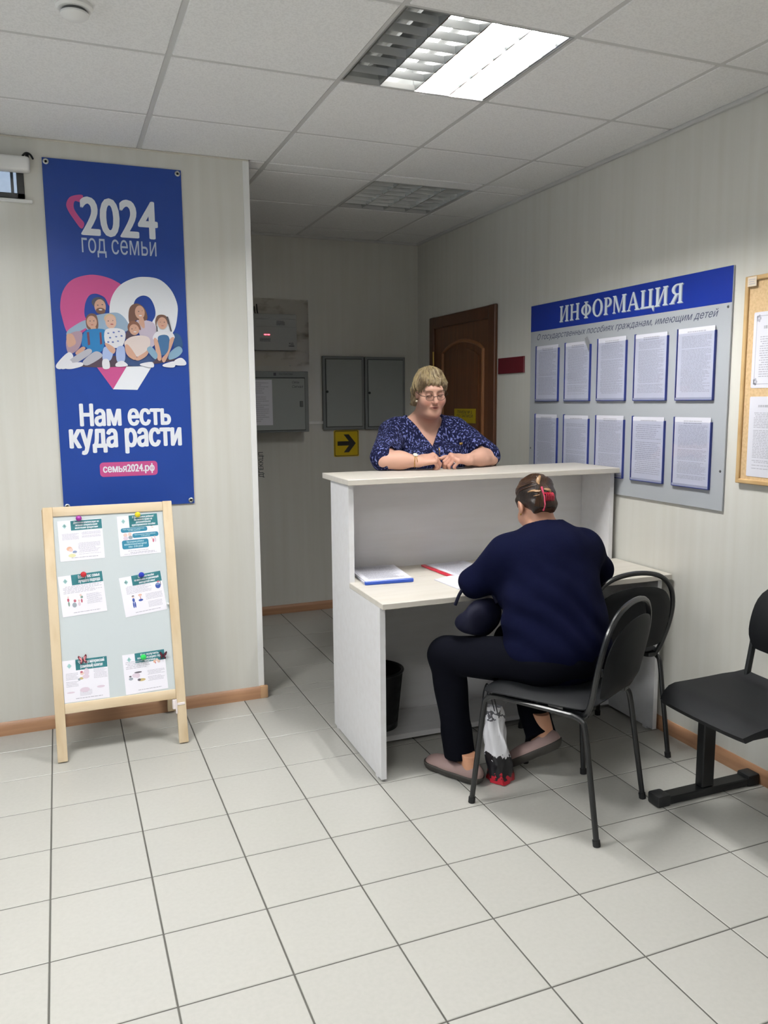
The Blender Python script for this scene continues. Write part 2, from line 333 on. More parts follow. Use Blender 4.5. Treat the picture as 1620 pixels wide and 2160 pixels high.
# floor: grout bed and single tiles
floor = struct('floor', box((X0, YF, -0.12), (XR, YB, -0.0020)), GROUT)
T, G = 0.3076, 0.0025
def tile_bm(bm, x0, x1, y0, y1):
    b = 0.0016
    lo = [bm.verts.new(p) for p in ((x0, y0, -0.0035), (x1, y0, -0.0035), (x1, y1, -0.0035), (x0, y1, -0.0035))]
    md = [bm.verts.new(p) for p in ((x0, y0, -b), (x1, y0, -b), (x1, y1, -b), (x0, y1, -b))]
    tp = [bm.verts.new(p) for p in ((x0 + b, y0 + b, 0), (x1 - b, y0 + b, 0), (x1 - b, y1 - b, 0), (x0 + b, y1 - b, 0))]
    for a, c in ((lo, md), (md, tp)):
        for k in range(4): bm.faces.new((a[k], a[(k + 1) % 4], c[(k + 1) % 4], c[k]))
    bm.faces.new(tp)
tbm = bmesh.new(); tile_bm(tbm, G, T - G, G, T - G); TILE_ME = mesh_of(tbm, TILE, 0)
far_tiles = bmesh.new()
for i in range(int(X0 / T) - 1, int(XR / T) + 1):
    for k in range(int(YF / T) - 1, int(YB / T) + 1):
        xa, ya = i * T, k * T
        for (rx0, rx1, ry0, ry1) in ((X0, XR, YF, YL), (XC, XR, YL, YB)):
            x0, x1, y0, y1 = max(xa, rx0), min(xa + T, rx1), max(ya, ry0), min(ya + T, ry1)
            if x1 - x0 < 0.012 or y1 - y0 < 0.012: continue
            seen = any(vis((x, y, 0)) for x in (x0, (x0 + x1) / 2, x1) for y in (y0, (y0 + y1) / 2, y1))
            if not seen:
                tile_bm(far_tiles, x0 + G, x1 - G, y0 + G, y1 - G); continue
            if abs(x1 - x0 - T) < 1e-6 and abs(y1 - y0 - T) < 1e-6:
                o = bpy.data.objects.new('tile', TILE_ME); COL.objects.link(o); o.parent = floor; o.location = (xa, ya, 0)
            else:
                b = bmesh.new(); tile_bm(b, x0 + G, x1 - G, y0 + G, y1 - G); obj('tile', b, TILE, floor, angle=0)
o = obj('tile_field', far_tiles, TILE, floor, angle=0); o['kind'] = 'stuff'

# walls
t = 0.12
bm = bmesh.new()                                     # left wall with the small high window let in
WX0, WX1, WZ0, WZ1 = -1.05, 0.030, 2.425, 2.575
bx(bm, (X0, YL, 0), (XC, YL + t, WZ0)); bx(bm, (X0, YL, WZ1), (XC, YL + t, H + 0.12))
bx(bm, (X0, YL, WZ0), (WX0, YL + t, WZ1)); bx(bm, (WX1, YL, WZ0), (XC, YL + t, WZ1))
wall_left = struct('wall_left', bm, WALL)
struct('wall_side', box((XC - t, YL + t, 0), (XC, YB, H + 0.12)), WALL)
struct('wall_back', box((XC - t, YB, 0), (XR + t, YB + t, H + 0.12)), WALL)
struct('wall_right', box((XR, YF, 0), (XR + t, YB, H + 0.12)), WALL)
bm = bmesh.new()                                     # window wall on the unseen left side of the room
WIN = [(-6.1, -4.7), (-4.1, -2.7), (-2.1, -0.7)]
yy = YF
for a, b_ in WIN:
    bx(bm, (X0 - t, yy, 0), (X0, a, H + 0.12)); bx(bm, (X0 - t, a, 0), (X0, b_, 0.85)); bx(bm, (X0 - t, a, 2.3), (X0, b_, H + 0.12)); yy = b_
bx(bm, (X0 - t, yy, 0), (X0, YL + t, H + 0.12))
struct('wall_far_left', bm, mat('far_wall', '66635e', 0.6))
for q, (a, b_) in enumerate(WIN):
    bm = bmesh.new(); m_ = (a + b_) / 2
    for lo, hi in (((a, 0.85), (a + 0.06, 2.3)), ((b_ - 0.06, 0.85), (b_, 2.3)), ((a, 0.85), (b_, 0.91)), ((a, 2.24), (b_, 2.3)), ((m_ - 0.05, 0.85), (m_ + 0.05, 2.3))): bx(bm, (X0 - 0.09, lo[0], lo[1]), (X0 - 0.03, hi[0], hi[1]))
    struct('window_%d' % (q + 2), bm, WHITEP)
# added wall behind the small window, tones down the bright sky in its pane
struct('wall_added', box((X0, YL + 1.5, 0), (XC - t, YL + 1.6, 4.2)), mat('added_wall', 'c9ccd2', 0.9))
struct('wall_front', box((X0, YF - t, 0), (XR, YF, H + 0.12)), mat('far_wall', '66635e', 0.6))
struct('trim_1', box((XC - 0.028, YL - 0.003, 0.064), (XC + 0.002, YL + 0.028, H - 0.004), 0.0012), WHITEP)     # angle on the free corner
def skirting(name, p0, p1, nrm, h=0.062):
    p0, p1, nrm = V(p0), V(p1), V(nrm); prof = [(0, 0), (0.016, 0), (0.016, h - 0.022), (0.011, h - 0.008), (0.004, h), (0, h)]
    bm = bmesh.new(); L = (p1 - p0).length
    prism(bm, prof, L, frame=Mx.Translation(p0) @ Mx(((nrm.x, 0, (p1 - p0).normalized().x, 0), (nrm.y, 0, (p1 - p0).normalized().y, 0), (nrm.z, 1, 0, 0), (0, 0, 0, 1))))
    return struct(name, bm, BASEB)
bl = skirting('baseboard_left', (X0, YL, 0), (XC + 0.012, YL, 0), (0, -1, 0))
obj('end_cap', box((XC - 0.022, YL - 0.019, 0), (XC + 0.018, YL + 0.002, 0.066), 0.004, 2), mat('baseboard_cap', 'c09a74', 0.4), bl)
skirting('baseboard_side', (XC, YL, 0), (XC, YB, 0), (1, 0, 0))
skirting('baseboard_back', (XC, YB, 0), (XR, YB, 0), (0, -1, 0))
skirting('baseboard_right', (XR, YF, 0), (XR, 0.60, 0), (-1, 0, 0))
struct('trim_2', box((X0, YL - 0.006, H - 0.006), (XC, YL, H), 0.0), mat('trim_cream', 'd6d2c4', 0.4))
struct('trim_3', box((XR - 0.018, YF, H - 0.018), (XR, YB, H), 0.003), TBAR)
struct('trim_4', box((XC, YB - 0.018, H - 0.018), (XR, YB, H), 0.003), TBAR)

# ceiling: slab, visible grid, single tiles
bm = bmesh.new(); bx(bm, (X0, YF, H + 0.12), (XR, YL + t, H + 0.2)); bx(bm, (XC - t, YL + t, H + 0.12), (XR, YB, H + 0.2)); ceil = struct('ceiling', bm, CEIL)
CX = [0.525 + 0.6 * k for k in range(-7, 4)]; CY = [-0.854 + 0.6 * k for k in range(-11, 6)]
lamp_cells = {(1.125, -1.454), (1.725, 0.346)} | {(x, y) for x, y, _ in LAMPS}
CTB = bmesh.new()
def ctile(bm, x0, x1, y0, y1):
    bx(bm, (x0, y0, H - 0.001), (x1, y1, H + 0.014), 0.004)
ctile(CTB, 0.009, 0.591, 0.009, 0.591); CT_ME = mesh_of(CTB, CEIL, 30)
def edges(cuts, lo, hi):
    e = [c for c in cuts if lo + 0.03 < c < hi - 0.03]; return [lo] + e + [hi]
far_c = bmesh.new()
for (rx0, rx1, ry0, ry1) in ((X0, XR, YF, YL), (XC, XR, YL, YB)):
    ex = edges(CX, rx0, rx1); ey = edges(CY, ry0, ry1 if ry1 == YB else 0.346)
    if ry0 == YL: ey = edges(CY, YL, YB)
    else: ey = edges([c for c in CY if c < YL], YF, YL)
    for x0, x1 in zip(ex, ex[1:]):
        for y0, y1 in zip(ey, ey[1:]):
            if any(abs(x0 - a) < 0.02 and abs(y0 - b) < 0.02 for a, b in lamp_cells): continue
            full = abs(x1 - x0 - 0.6) < 1e-4 and abs(y1 - y0 - 0.6) < 1e-4
            seen = any(vis((x, y, H)) for x in (x0, (x0 + x1) / 2, x1) for y in (y0, (y0 + y1) / 2, y1))
            if not seen: ctile(far_c, x0 + 0.009, x1 - 0.009, y0 + 0.009, y1 - 0.009)
            elif full:
                o = bpy.data.objects.new('ceiling_tile', CT_ME); COL.objects.link(o); o.parent = ceil; o.location = (x0, y0, 0)
            else:
                b = bmesh.new(); ctile(b, x0 + 0.009, x1 - 0.009, y0 + 0.009, y1 - 0.009); obj('ceiling_tile', b, CEIL, ceil, angle=30)
o = obj('ceiling_tile_field', far_c, CEIL, ceil, angle=30); o['kind'] = 'stuff'
for x in CX:
    y1 = YB if x > XC else YL
    if X0 + 0.05 < x < XR - 0.05: obj('grid_bar', box((x - 0.0095, YF, H + 0.001), (x + 0.0095, y1, H + 0.02)), TBAR, ceil, angle=0)
for y in CY:
    x0 = X0 if y < YL else XC
    if YF + 0.05 < y < YB - 0.05: obj('grid_bar', box((x0, y - 0.0095, H + 0.0015), (XR, y + 0.0095, H + 0.02)), TBAR, ceil, angle=0)

# luminaires: pan, four tubes, louvre of long reflectors and cross blades
TUBE_ON = mat('tube_lit', 'ffffff', 0.5, emit=('f9f8f6', TUBE)); TUBE_OFF = mat('tube_unlit', 'd8dad8', 0.4); TUBE_NEW = mat('tube_bright', 'ffffff', 0.5, emit=('fbfaf8', TUBE * 1.75)); TUBE_DIM = mat('tube_weak', 'ffffff', 0.5, emit=('faf7f3', 9.0))
def wedge(bm, p0, p1, side, wt, wb, zt, zb):
    """long bar from p0 to p1 (xy), width wt at zt and wb at zb"""
    p0, p1, s = V(p0), V(p1), V(side)
    q = [[p + s * w * sgn / 2 + V((0, 0, z)) for sgn in (-1, 1)] for p in (p0, p1) for w, z in ((wb, zb), (wt, zt))]
    v = [[bm.verts.new(a) for a in r] for r in q]     # 0: p0 bottom, 1: p0 top, 2: p1 bottom, 3: p1 top
    for f in ((v[0][0], v[0][1], v[2][1], v[2][0]), (v[1][0], v[3][0], v[3][1], v[1][1]), (v[0][0], v[2][0], v[3][0], v[1][0]),
              (v[0][1], v[1][1], v[3][1], v[2][1]), (v[0][0], v[1][0], v[1][1], v[0][1]), (v[2][0], v[2][1], v[3][1], v[3][0])): bm.faces.new(f)
LM = {}
def lamp_meshes():
    b = bmesh.new()
    bx(b, (0.004, 0.004, 0.094), (0.596, 0.596, 0.098))
    for lo, hi in (((0.004, 0.004, 0.0), (0.008, 0.596, 0.095)), ((0.592, 0.004, 0.0), (0.596, 0.596, 0.095)), ((0.008, 0.004, 0.0), (0.592, 0.008, 0.095)), ((0.008, 0.592, 0.0), (0.592, 0.596, 0.095))): bx(b, lo, hi)
    LM['housing'] = mesh_of(b, mat('lamp_reflector', 'b4b6b5', 0.35, 0.6), 20)
    b = bmesh.new(); tube(b, [(0, 0.02, 0), (0, 0.58, 0)], 0.013, 12)
    LM['on'] = mesh_of(b, TUBE_ON); b = bmesh.new(); tube(b, [(0, 0.02, 0), (0, 0.58, 0)], 0.013, 12); LM['off'] = mesh_of(b, TUBE_OFF); b = bmesh.new(); tube(b, [(0, 0.02, 0), (0, 0.58, 0)], 0.013, 12); LM['dim'] = mesh_of(b, TUBE_DIM); b = bmesh.new(); tube(b, [(0, 0.02, 0), (0, 0.58, 0)], 0.013, 12); LM['new'] = mesh_of(b, TUBE_NEW)
    b = bmesh.new(); wedge(b, (0, 0.01, 0), (0, 0.59, 0), (1, 0, 0), 0.034, 0.005, 0.080, 0.003); LM['reflector'] = mesh_of(b, MIRR, 20)
    b = bmesh.new(); wedge(b, (0.004, 0, 0), (0.138, 0, 0), (0, 1, 0), 0.012, 0.003, 0.027, 0.004); LM['white_blade'] = mesh_of(b, mat('lamp_white_enamel', 'e6e6e4', 0.4), 20)
    b = bmesh.new(); wedge(b, (0.004, 0, 0), (0.138, 0, 0), (0, 1, 0), 0.012, 0.003, 0.027, 0.004); LM['blade'] = mesh_of(b, mat('louvre_blade', 'd0d2d2', 0.28, 0.72), 20)
lamp_meshes()
def luminaire(x, y, mode, label, group=None):
    r = thing('ceiling_light', (x, y, H), label, 'ceiling light', group)
    def put(name, me, loc):
        o = bpy.data.objects.new(name, me); COL.objects.link(o); o.parent = r; o.location = loc; return o
    put('housing', LM['housing'], (0, 0, 0))
    for c in range(4):
        on = mode == 'all' or (mode == 'half' and c >= 2)
        put('tube', LM['new' if on and mode == 'half' else 'on' if on else 'dim' if mode == 'half' and c == 1 else 'off'], (0.015 + 0.1425 * (c + 0.5), 0, 0.056))
        for k in range(1, 7): put('louvre_blade', LM['white_blade' if mode == 'all' else 'blade'], (0.015 + 0.1425 * c, 0.006 + 0.084 * k, 0))
    for c in range(5): put('reflector', LM['reflector'], (0.015 + 0.1425 * c, 0, 0))
    return r
luminaire(1.125, -1.454, 'half', 'square louvred ceiling light over the desk, half its tubes lit')
luminaire(1.725, 0.346, 'off', 'unlit square louvred ceiling light over the recess by the door')
for x, y, m in LAMPS:
    luminaire(x, y, m, 'unseen lit square louvred ceiling light in the room' if m == 'all' else 'unlit square louvred ceiling light above the window wall', 'ceiling lights of the waiting area' if m == 'all' else None)

# small high window, its blind and sill
w = struct('window_1', box((WX0 + 0.0, YL + 0.03, WZ0), (WX0 + 0.032, YL + 0.07, WZ1)), mat('window_black', '26282a', 0.4))
FR = MATS['window_black']
bm = bmesh.new()
bx(bm, (WX0, YL - 0.006, WZ0), (WX1 + 0.004, YL + 0.07, WZ0 + 0.022), 0.002); bx(bm, (WX0, YL - 0.006, WZ1 - 0.02), (WX1, YL + 0.07, WZ1), 0.002); bx(bm, (WX1 - 0.026, YL - 0.006, WZ0), (WX1 + 0.004, YL + 0.07, WZ1), 0.002)
obj('window_frame', bm, FR, w)
obj('window_pane', box((WX0 + 0.03, YL + 0.045, WZ0 + 0.02), (WX1 - 0.025, YL + 0.051, WZ1 - 0.018)), glass('window_glass', (225, 230, 235), 0.12), w)
obj('glazing_bar', box((WX1 - 0.052, YL + 0.052, WZ0 + 0.02), (WX1 - 0.040, YL + 0.07, WZ1 - 0.018)), mat('grey_plastic', '8e9092', 0.5), w)
obj('window_sill', box((WX0 - 0.02, YL - 0.02, WZ0 - 0.018), (WX1 + 0.034, YL + 0.002, WZ0 - 0.004), 0.003), WHITEP, w)
r = thing('roller_blind', (-0.45, YL, 2.55), 'white roller blind rolled up above the small black-framed window', 'blind')
bm = bmesh.new(); bx(bm, (-1.08, YL - 0.062, 2.530), (0.062, YL - 0.002, 2.592), 0.012, 3); obj('cassette', bm, WHITEP, r)
bm = bmesh.new(); tube(bm, catmull([(0.035, YL - 0.01, 2.604), (0.05, YL - 0.03, 2.612), (0.066, YL - 0.03, 2.607), (0.076, YL - 0.012, 2.594)], 4), 0.0045, 6); bx(bm, (0.046, YL - 0.02, 2.59), (0.06, YL, 2.616), 0.003); obj('bracket', bm, BLACKM, r)

# door in the right wall
d = struct('door_1', box((XR - 0.010, 0.705, 0.0), (XR + 0.02, 1.510, 2.05), 0.002), mat('door_oak', '6b4328', 0.38, noise=('54331d', (40, 40, 2.2), 4, 0.3, 0.75)))
DW = MATS['door_oak']; DT = mat('door_frame_oak', '5c3721', 0.4, noise=('4a2b19', (40, 40, 2.2), 4, 0.3, 0.75))
bm = bmesh.new()
bx(bm, (XR - 0.024, 0.63, 0), (XR, 0.71, 2.12), 0.005); bx(bm, (XR - 0.024, 1.495, 0), (XR, 1.572, 2.12), 0.005); bx(bm, (XR - 0.0236, 0.705, 2.04), (XR, 1.50, 2.119), 0.005)
obj('door_frame', bm, DT, d)
DM = mat('door_moulding', '8a5c3a', 0.35)
def arch(y0, y1, z0, zs, zt, n=12):
    pts = [(y0, z0), (y0, zs)]
    for k in range(1, n): a = k / n; pts.append((y0 + (y1 - y0) * a, zs + (zt - zs) * math.sin(math.pi * a) ** 0.8))
    return pts + [(y1, zs), (y1, z0)]
fr = frame((XR - 0.010, 0, 0), (0, -1, 0), (0, 0, 1))      # x' = -y, normal faces the room
for nm, y0, y1, z0, zs, zt in (('panel_moulding', 0.79, 1.37, 1.02, 1.86, 1.93), ('panel_moulding', 0.79, 1.37, 0.18, 0.86, 0.861)):
    out = arch(y0, y1, z0, zs, zt)
    bm = bmesh.new(); tube(bm, [(XR - 0.012, y, z) for y, z in out], 0.013, 8, closed=True); obj(nm, bm, DM, d)
    inn = arch(y0 + 0.06, y1 - 0.06, z0 + 0.06, zs - 0.04, zt - 0.05)
    bm = bmesh.new(); prism(bm, [(-y, z) for y, z in inn], 0.009, frame=fr); obj('door_panel', bm, DW, d)
bm = bmesh.new(); bx(bm, (XR - 0.016, 0.735, 0.93), (XR - 0.010, 0.775, 1.13), 0.003); tube(bm, [(XR - 0.014, 0.755, 1.05), (XR - 0.06, 0.755, 1.05), (XR - 0.064, 0.80, 1.05), (XR - 0.06, 0.87, 1.048)], 0.009, 8); obj('door_handle', bm, mat('brass', 'b99b5a', 0.3, 1.0), d)
bm = bmesh.new()
for z in (0.3, 1.0, 1.78): tube(bm, [(XR - 0.026, 1.497, z), (XR - 0.026, 1.497, z + 0.10)], 0.007, 8)
obj('hinge', bm, MATS['brass'], d)
y = thing('door_notice', (XR - 0.024, 1.018, 1.385), 'small yellow notice with two dark lines stuck on the brown door', 'notice')
obj('card', box((XR - 0.0245, 0.868, 1.386), (XR - 0.0215, 1.168, 1.480)), mat('yellow_card', 'a8930e', 0.55), y)
bm = bmesh.new(); fr = frame((XR - 0.0247, 0, 0), (0, -1, 0), (0, 0, 1))
text_into(bm, 'ПРИЕМ № 5', -1.12, 1.447, -0.915, 1.468, 0.0, 0.02, fr=fr); text_into(bm, 'ПО ЗАПИСИ', -1.13, 1.423, -0.905, 1.442, 0.0, 0.02, fr=fr); obj('lettering', bm, BLACKP, y, angle=0)
p = obj('wall_plaque', box((XR - 0.010, 0.313, 1.693), (XR, 0.610, 1.788), 0.002), mat('plaque_red', '5e1420', 0.35), loc=(XR - 0.005, 0.46, 1.74))
tag(p, 'blank dark red plaque on the wall between the door and the information board', 'plaque')

# ------------------------------------------------------------------ reception desk
desk = thing('reception_desk', (1.25, -0.5, 0), 'pale laminate reception desk with a raised counter and a lower writing top', 'desk', rotz=-0.018)
def dbox(lo, hi, bev=0.0012, bm=None):
    bm = bm or bmesh.new(); bx(bm, (lo[0], lo[1] + 0.5, lo[2]), (hi[0], hi[1] + 0.5, hi[2]), bev); return bm
side = [(-0.29, 0.012), (-0.29, 1.18), (-0.548, 1.18), (-0.548, 0.728), (-0.918, 0.728), (-0.918, 0.012)]
for x0, x1 in ((-0.002, 0.021), (1.345, 1.367)):
    bm = bmesh.new()
    prism(bm, [(y + 0.5, z) for y, z in side], x1 - x0, frame=Mx(((0, 0, 1, x0), (1, 0, 0, 0), (0, 1, 0, 0), (0, 0, 0, 1))))
    for yy in (-0.33, -0.86): bx(bm, ((x0 + x1) / 2 - 0.009, yy + 0.485, 0.0), ((x0 + x1) / 2 + 0.009, yy + 0.515, 0.012))
    obj('side_panel', bm, DESKM, desk, world=False, angle=20)
obj('back_panel', dbox((0.021, -0.312, 0.03), (1.345, -0.294, 1.18)), DESKM, desk, world=False)
obj('bottom_shelf', dbox((0.021, -0.590, 0.016), (1.345, -0.312, 0.040)), DESKM, desk, world=False)
bm = dbox((-0.004, -0.955, 0.7285), (1.392, -0.5485, 0.7525), 0.002); dbox((0.022, -0.5485, 0.7285), (1.344, -0.3125, 0.7525), 0, bm)
obj('worktop', bm, DESKTOP, desk, world=False)
obj('counter_top', dbox((-0.016, -0.588, 1.1805), (1.369, -0.205, 1.2055), 0.002), DESKTOP, desk, world=False)

# waste bin on the bottom shelf
b = thing('waste_bin', (1.405, -0.45, 0.041), 'black wire mesh waste bin under the desk beside its left panel', 'bin')
bm = bmesh.new(); N = 72; h = 0.262; r0, r1 = 0.095, 0.122
for k in range(N):
    for tw in (0.22, -0.22):
        p = []
        for s in range(5):
            q = s / 4; a = 2 * math.pi * k / N + tw * q; r = r0 + (r1 - r0) * q; p.append((r * math.cos(a), r * math.sin(a), 0.006 + h * q))
        tube(bm, p, 0.0011, 3)
o = obj('wire_mesh', bm, BLACKM, b, world=False); o['kind'] = 'stuff'
bm = bmesh.new(); tube(bm, [(r1 * math.cos(2 * math.pi * k / 32), r1 * math.sin(2 * math.pi * k / 32), h + 0.006) for k in range(32)], 0.007, 8, closed=True); obj('rim', bm, BLACKM, b, world=False)
bm = bmesh.new(); lathe(bm, [(0.0, 0.0), (r0 + 0.002, 0.0), (r0 + 0.003, 0.03), (r0 - 0.002, 0.03), (r0 - 0.004, 0.004), (0.0, 0.004)], 32); obj('base', bm, BLACKM, b, world=False)
bm = bmesh.new(); lathe(bm, [(r0 * 0.98, 0.03), (r1 * 0.975, h + 0.004), (r1 * 0.955, h + 0.004), (r0 * 0.95, 0.03)], 32); obj('liner', bm, mat('bin_liner', '17181a', 0.6), b, world=False)

# papers on the writing top
def pile(name, cx, cy, z, w, h, rot, n, label, cat, mats, seed=1, lines=True):
    """a pile of loose sheets, each sheet slightly askew"""
    rn = random.Random(seed); r = thing(name, (cx, cy, z), label, cat)
    r.rotation_euler = (0, 0, math.radians(rot))
    zz = 0.0
    for i in range(n):
        a = math.radians(rn.uniform(-1.6, 1.6)); bm = bmesh.new(); th = 0.0011
        bx(bm, (-w / 2, -h / 2, zz), (w / 2, h / 2, zz + th)); bmesh.ops.transform(bm, matrix=Mx.Translation((rn.uniform(-.004, .004), rn.uniform(-.004, .004), 0)) @ Mx.Rotation(a, 4, 'Z'), verts=bm.verts)
        obj('sheet', bm, PAPER, r, world=False); zz += th + 0.0002
    if lines:
        bm = bmesh.new(); text_lines(bm, -w * 0.40, -h * 0.42, w * 0.40, h * 0.42, 38, seed, zz + 0.0003); obj('printing', bm, INK, r, world=False, angle=0)
    return r, zz
WT = 0.753
fo, z = pile('document_file', 1.412, -0.482, WT, 0.21, 0.297, -4, 14, 'pile of printed sheets in a blue file beside the left end of the desk', 'file', None, 3)
fo.rotation_euler = (0, 0, math.radians(-6))
bm = bmesh.new(); bx(bm, (-0.108, -0.158, -0.0), (0.112, -0.146, 0.0165), 0.003); obj('blue_edge', bm, mat('folder_blue', '2a4fb0', 0.35), fo, world=False, label='glossy blue edge of the file')
rd, z = pile('report_binder', 1.815, -0.505, WT, 0.21, 0.297, 3, 5, 'open printed report held by a red plastic spine', 'report', None, 9)
bm = bmesh.new(); bx(bm, (-0.136, -0.165, 0), (-0.112, 0.150, 0.009), 0.004, 2); obj('spine', bm, mat('spine_red', 'c0283c', 0.3), rd, world=False, label='red plastic spine')
bm = bmesh.new(); bx(bm, (-0.113, -0.150, 0.0), (-0.09, 0.150, 0.003)); obj('margin', bm, PAPER, rd, world=False)
bk = thing('booklet', (1.755, -0.745, WT), 'open thin booklet with curling pages at the elbow of the seated woman', 'booklet', rotz=math.radians(4))
for sgn in (-1, 1):
    bm = bmesh.new(); n = 10; top = []; w = 0.145
    for j in (0, 1):
        row = []
        for i in range(n + 1):
            q = i / n; row.append(bm.verts.new((sgn * w * q, -0.10 + 0.20 * j, 0.004 + 0.009 * math.sin(math.pi * min(1, q * 1.1)) * (1 - 0.3 * q))))
        top.append(row)
    low = [[bm.verts.new((v.co.x, v.co.y, max(0.0004, v.co.z - 0.004))) for v in row] for row in top]
    for i in range(n):
        bm.faces.new((top[0][i], top[0][i + 1], top[1][i + 1], top[1][i])); bm.faces.new((low[0][i], low[1][i], low[1][i + 1], low[0][i + 1]))
        for j in (0, 1): bm.faces.new((top[j][i], low[j][i], low[j][i + 1], top[j][i + 1]))
    bm.faces.new((top[0][n], low[0][n], low[1][n], top[1][n])); bm.faces.new((top[0][0], top[1][0], low[1][0], low[0][0]))
    bmesh.ops.recalc_face_normals(bm, faces=bm.faces)
    obj('page', bm, PAPER, bk, world=False)

# ------------------------------------------------------------------ electrics on the back wall
fy = YB                                               # wall plane
def on_back(z_off): return frame((0, fy - z_off, 0), (1, 0, 0), (0, 0, 1))   # x, z plane facing the room
GREY = mat('cabinet_grey', '969b99', 0.4, spec=0.4); GREYD = mat('cabinet_grey_dark', '7d8281', 0.45); DARK = mat('gap_dark', '34383a', 0.7)
r = thing('backing_sheet', (1.56, fy, 1.784), 'stained reflective sheet nailed to the wall behind the white alarm box', 'sheet')
bm = bmesh.new(); prof = []
n, m2 = 14, 12; gv = [[bm.verts.new((1.315 + (1.797 - 1.315) * i / n, fy - 0.004 - 0.0035 * abs(math.sin(i * 1.7 + j * 2.3)) * (0 < i < n), 1.784 + (2.247 - 1.784) * j / m2)) for i in range(n + 1)] for j in range(m2 + 1)]
for j in range(m2):
    for i in range(n): bm.faces.new((gv[j][i], gv[j][i + 1], gv[j + 1][i + 1], gv[j + 1][i]))
bmesh.ops.solidify(bm, geom=bm.faces[:], thickness=-0.002)
obj('foil', bm, mat('foil', 'cdc9c0', 0.28, 0.55, noise=('7a6f5c', (5, 5, 12), 5, 0.52, 0.72)), r)
bm = bmesh.new()
for x, z in ((1.40, 2.236), (1.79, 2.24), (1.655, 1.79), (1.39, 1.79)): lathe_at(bm, [(0, 0), (0.006, 0), (0.004, 0.003), (0, 0.004)], 10, Mx.Translation((x, fy - 0.008, z)) @ Mx.Rotation(math.pi / 2, 4, 'X'))
obj('nail', bm, STEEL, r)
r = thing('alarm_box', (1.54, fy - 0.01, 1.885), 'pale grey alarm control box with two red lights, over the foil sheet', 'control box')
bm = bmesh.new(); bx(bm, (1.385, fy - 0.078, 1.888), (1.690, fy - 0.010, 2.136), 0.008, 2); obj('case', bm, mat('alarm_grey', 'a9abaa', 0.45), r)
bm = bmesh.new(); fr = on_back(0.0785)
rect(bm, 1.40, 2.0995, 1.685, 2.1015, 0, 0, fr); rect(bm, 1.40, 2.048, 1.685, 2.0495, 0, 0, fr); obj('seam', bm, GREYD, r, angle=0)
bm = bmesh.new(); text_lines(bm, 1.545, 2.058, 1.605, 2.092, 4, 4, 0, 0, fr, 0.5); text_lines(bm, 1.425, 1.948, 1.50, 1.972, 4, 6, 0, 0, fr, 0.5); text_into(bm, 'КД', 1.632, 1.928, 1.662, 1.943, 0, 0.02, fr=fr); text_lines(bm, 1.628, 1.914, 1.668, 1.923, 1, 6, 0, 0, fr, 0.8); obj('lettering', bm, INKD, r, angle=0)
for x in (1.466, 1.488):
    bm = bmesh.new(); bx(bm, (x - 0.010, fy - 0.0800, 1.991), (x + 0.008, fy - 0.077, 1.998), 0.001); obj('indicator_light', bm, mat('red_light', 'ff3040', 0.4, emit=('ff4a5a', 6.0)), r)
bm = bmesh.new(); tube(bm, catmull([(1.425, fy - 0.012, 2.205), (1.428, fy - 0.014, 2.16), (1.43, fy - 0.03, 2.134)], 4), 0.004, 6); tube(bm, catmull([(1.408, fy - 0.012, 2.19), (1.411, fy - 0.014, 2.15), (1.413, fy - 0.03, 2.134)], 4), 0.0035, 6); obj('cable', bm, BLACKM, r)

def cabinet(name, x0, x1, z0, z1, dep, fw, label, lock, extra=None):
    r = thing(name, ((x0 + x1) / 2, fy, z0), label, 'cabinet')
    bm = bmesh.new(); bx(bm, (x0, fy - dep, z0), (x1, fy, z1), 0.003); obj('case', bm, GREYD, r)
    bm = bmesh.new(); bx(bm, (x0 + fw - 0.004, fy - dep - 0.0008, z0 + fw - 0.004), (x1 - fw + 0.004, fy - dep + 0.002, z1 - fw + 0.004)); obj('door_gap', bm, DARK, r)
    bm = bmesh.new(); bx(bm, (x0 + fw, fy - dep - 0.012, z0 + fw), (x1 - fw, fy - dep - 0.001, z1 - fw), 0.003); dr = obj('door', bm, GREY, r)
    bm = bmesh.new(); lx, lz = lock; lathe(bm, [(0, 0), (0.009, 0), (0.009, 0.004), (0.004, 0.005), (0, 0.005)], 14); bmesh.ops.transform(bm, matrix=Mx.Translation((lx, fy - dep - 0.012, lz)) @ Mx.Rotation(math.pi / 2, 4, 'X'), verts=bm.verts); obj('lock', bm, DARK, dr)
    return r, dr
r = thing('switch_cabinet', (1.526, fy, 1.325), 'larger grey wall cabinet with a notice on its door, under the alarm box', 'cabinet')
obj('case', box((1.29, fy - 0.165, 1.327), (1.738, fy, 1.743), 0.003), GREYD, r)
bm = bmesh.new(); bx(bm, (1.30, fy - 0.179, 1.342), (1.708, fy - 0.166, 1.696), 0.003); dr = obj('door', bm, GREY, r)
bm = bmesh.new(); bx(bm, (1.296, fy - 0.1665, 1.338), (1.713, fy - 0.163, 1.702)); obj('door_gap', bm, DARK, r)
bm = bmesh.new(); bx(bm, (1.670, fy - 0.184, 1.500), (1.693, fy - 0.179, 1.540), 0.002); obj('lock', bm, mat('lock_grey', '6a6d6c', 0.4, 0.6), dr)
bm = bmesh.new(); fr = on_back(0.1795); text_into(bm, 'Связь', 1.618, 1.661, 1.668, 1.678, 0, 0.005, 0.3, fr=fr); text_into(bm, 'Сигнал', 1.618, 1.630, 1.696, 1.649, 0, 0.005, 0.3, fr=fr); obj('handwriting', bm, INKD, dr, angle=0)
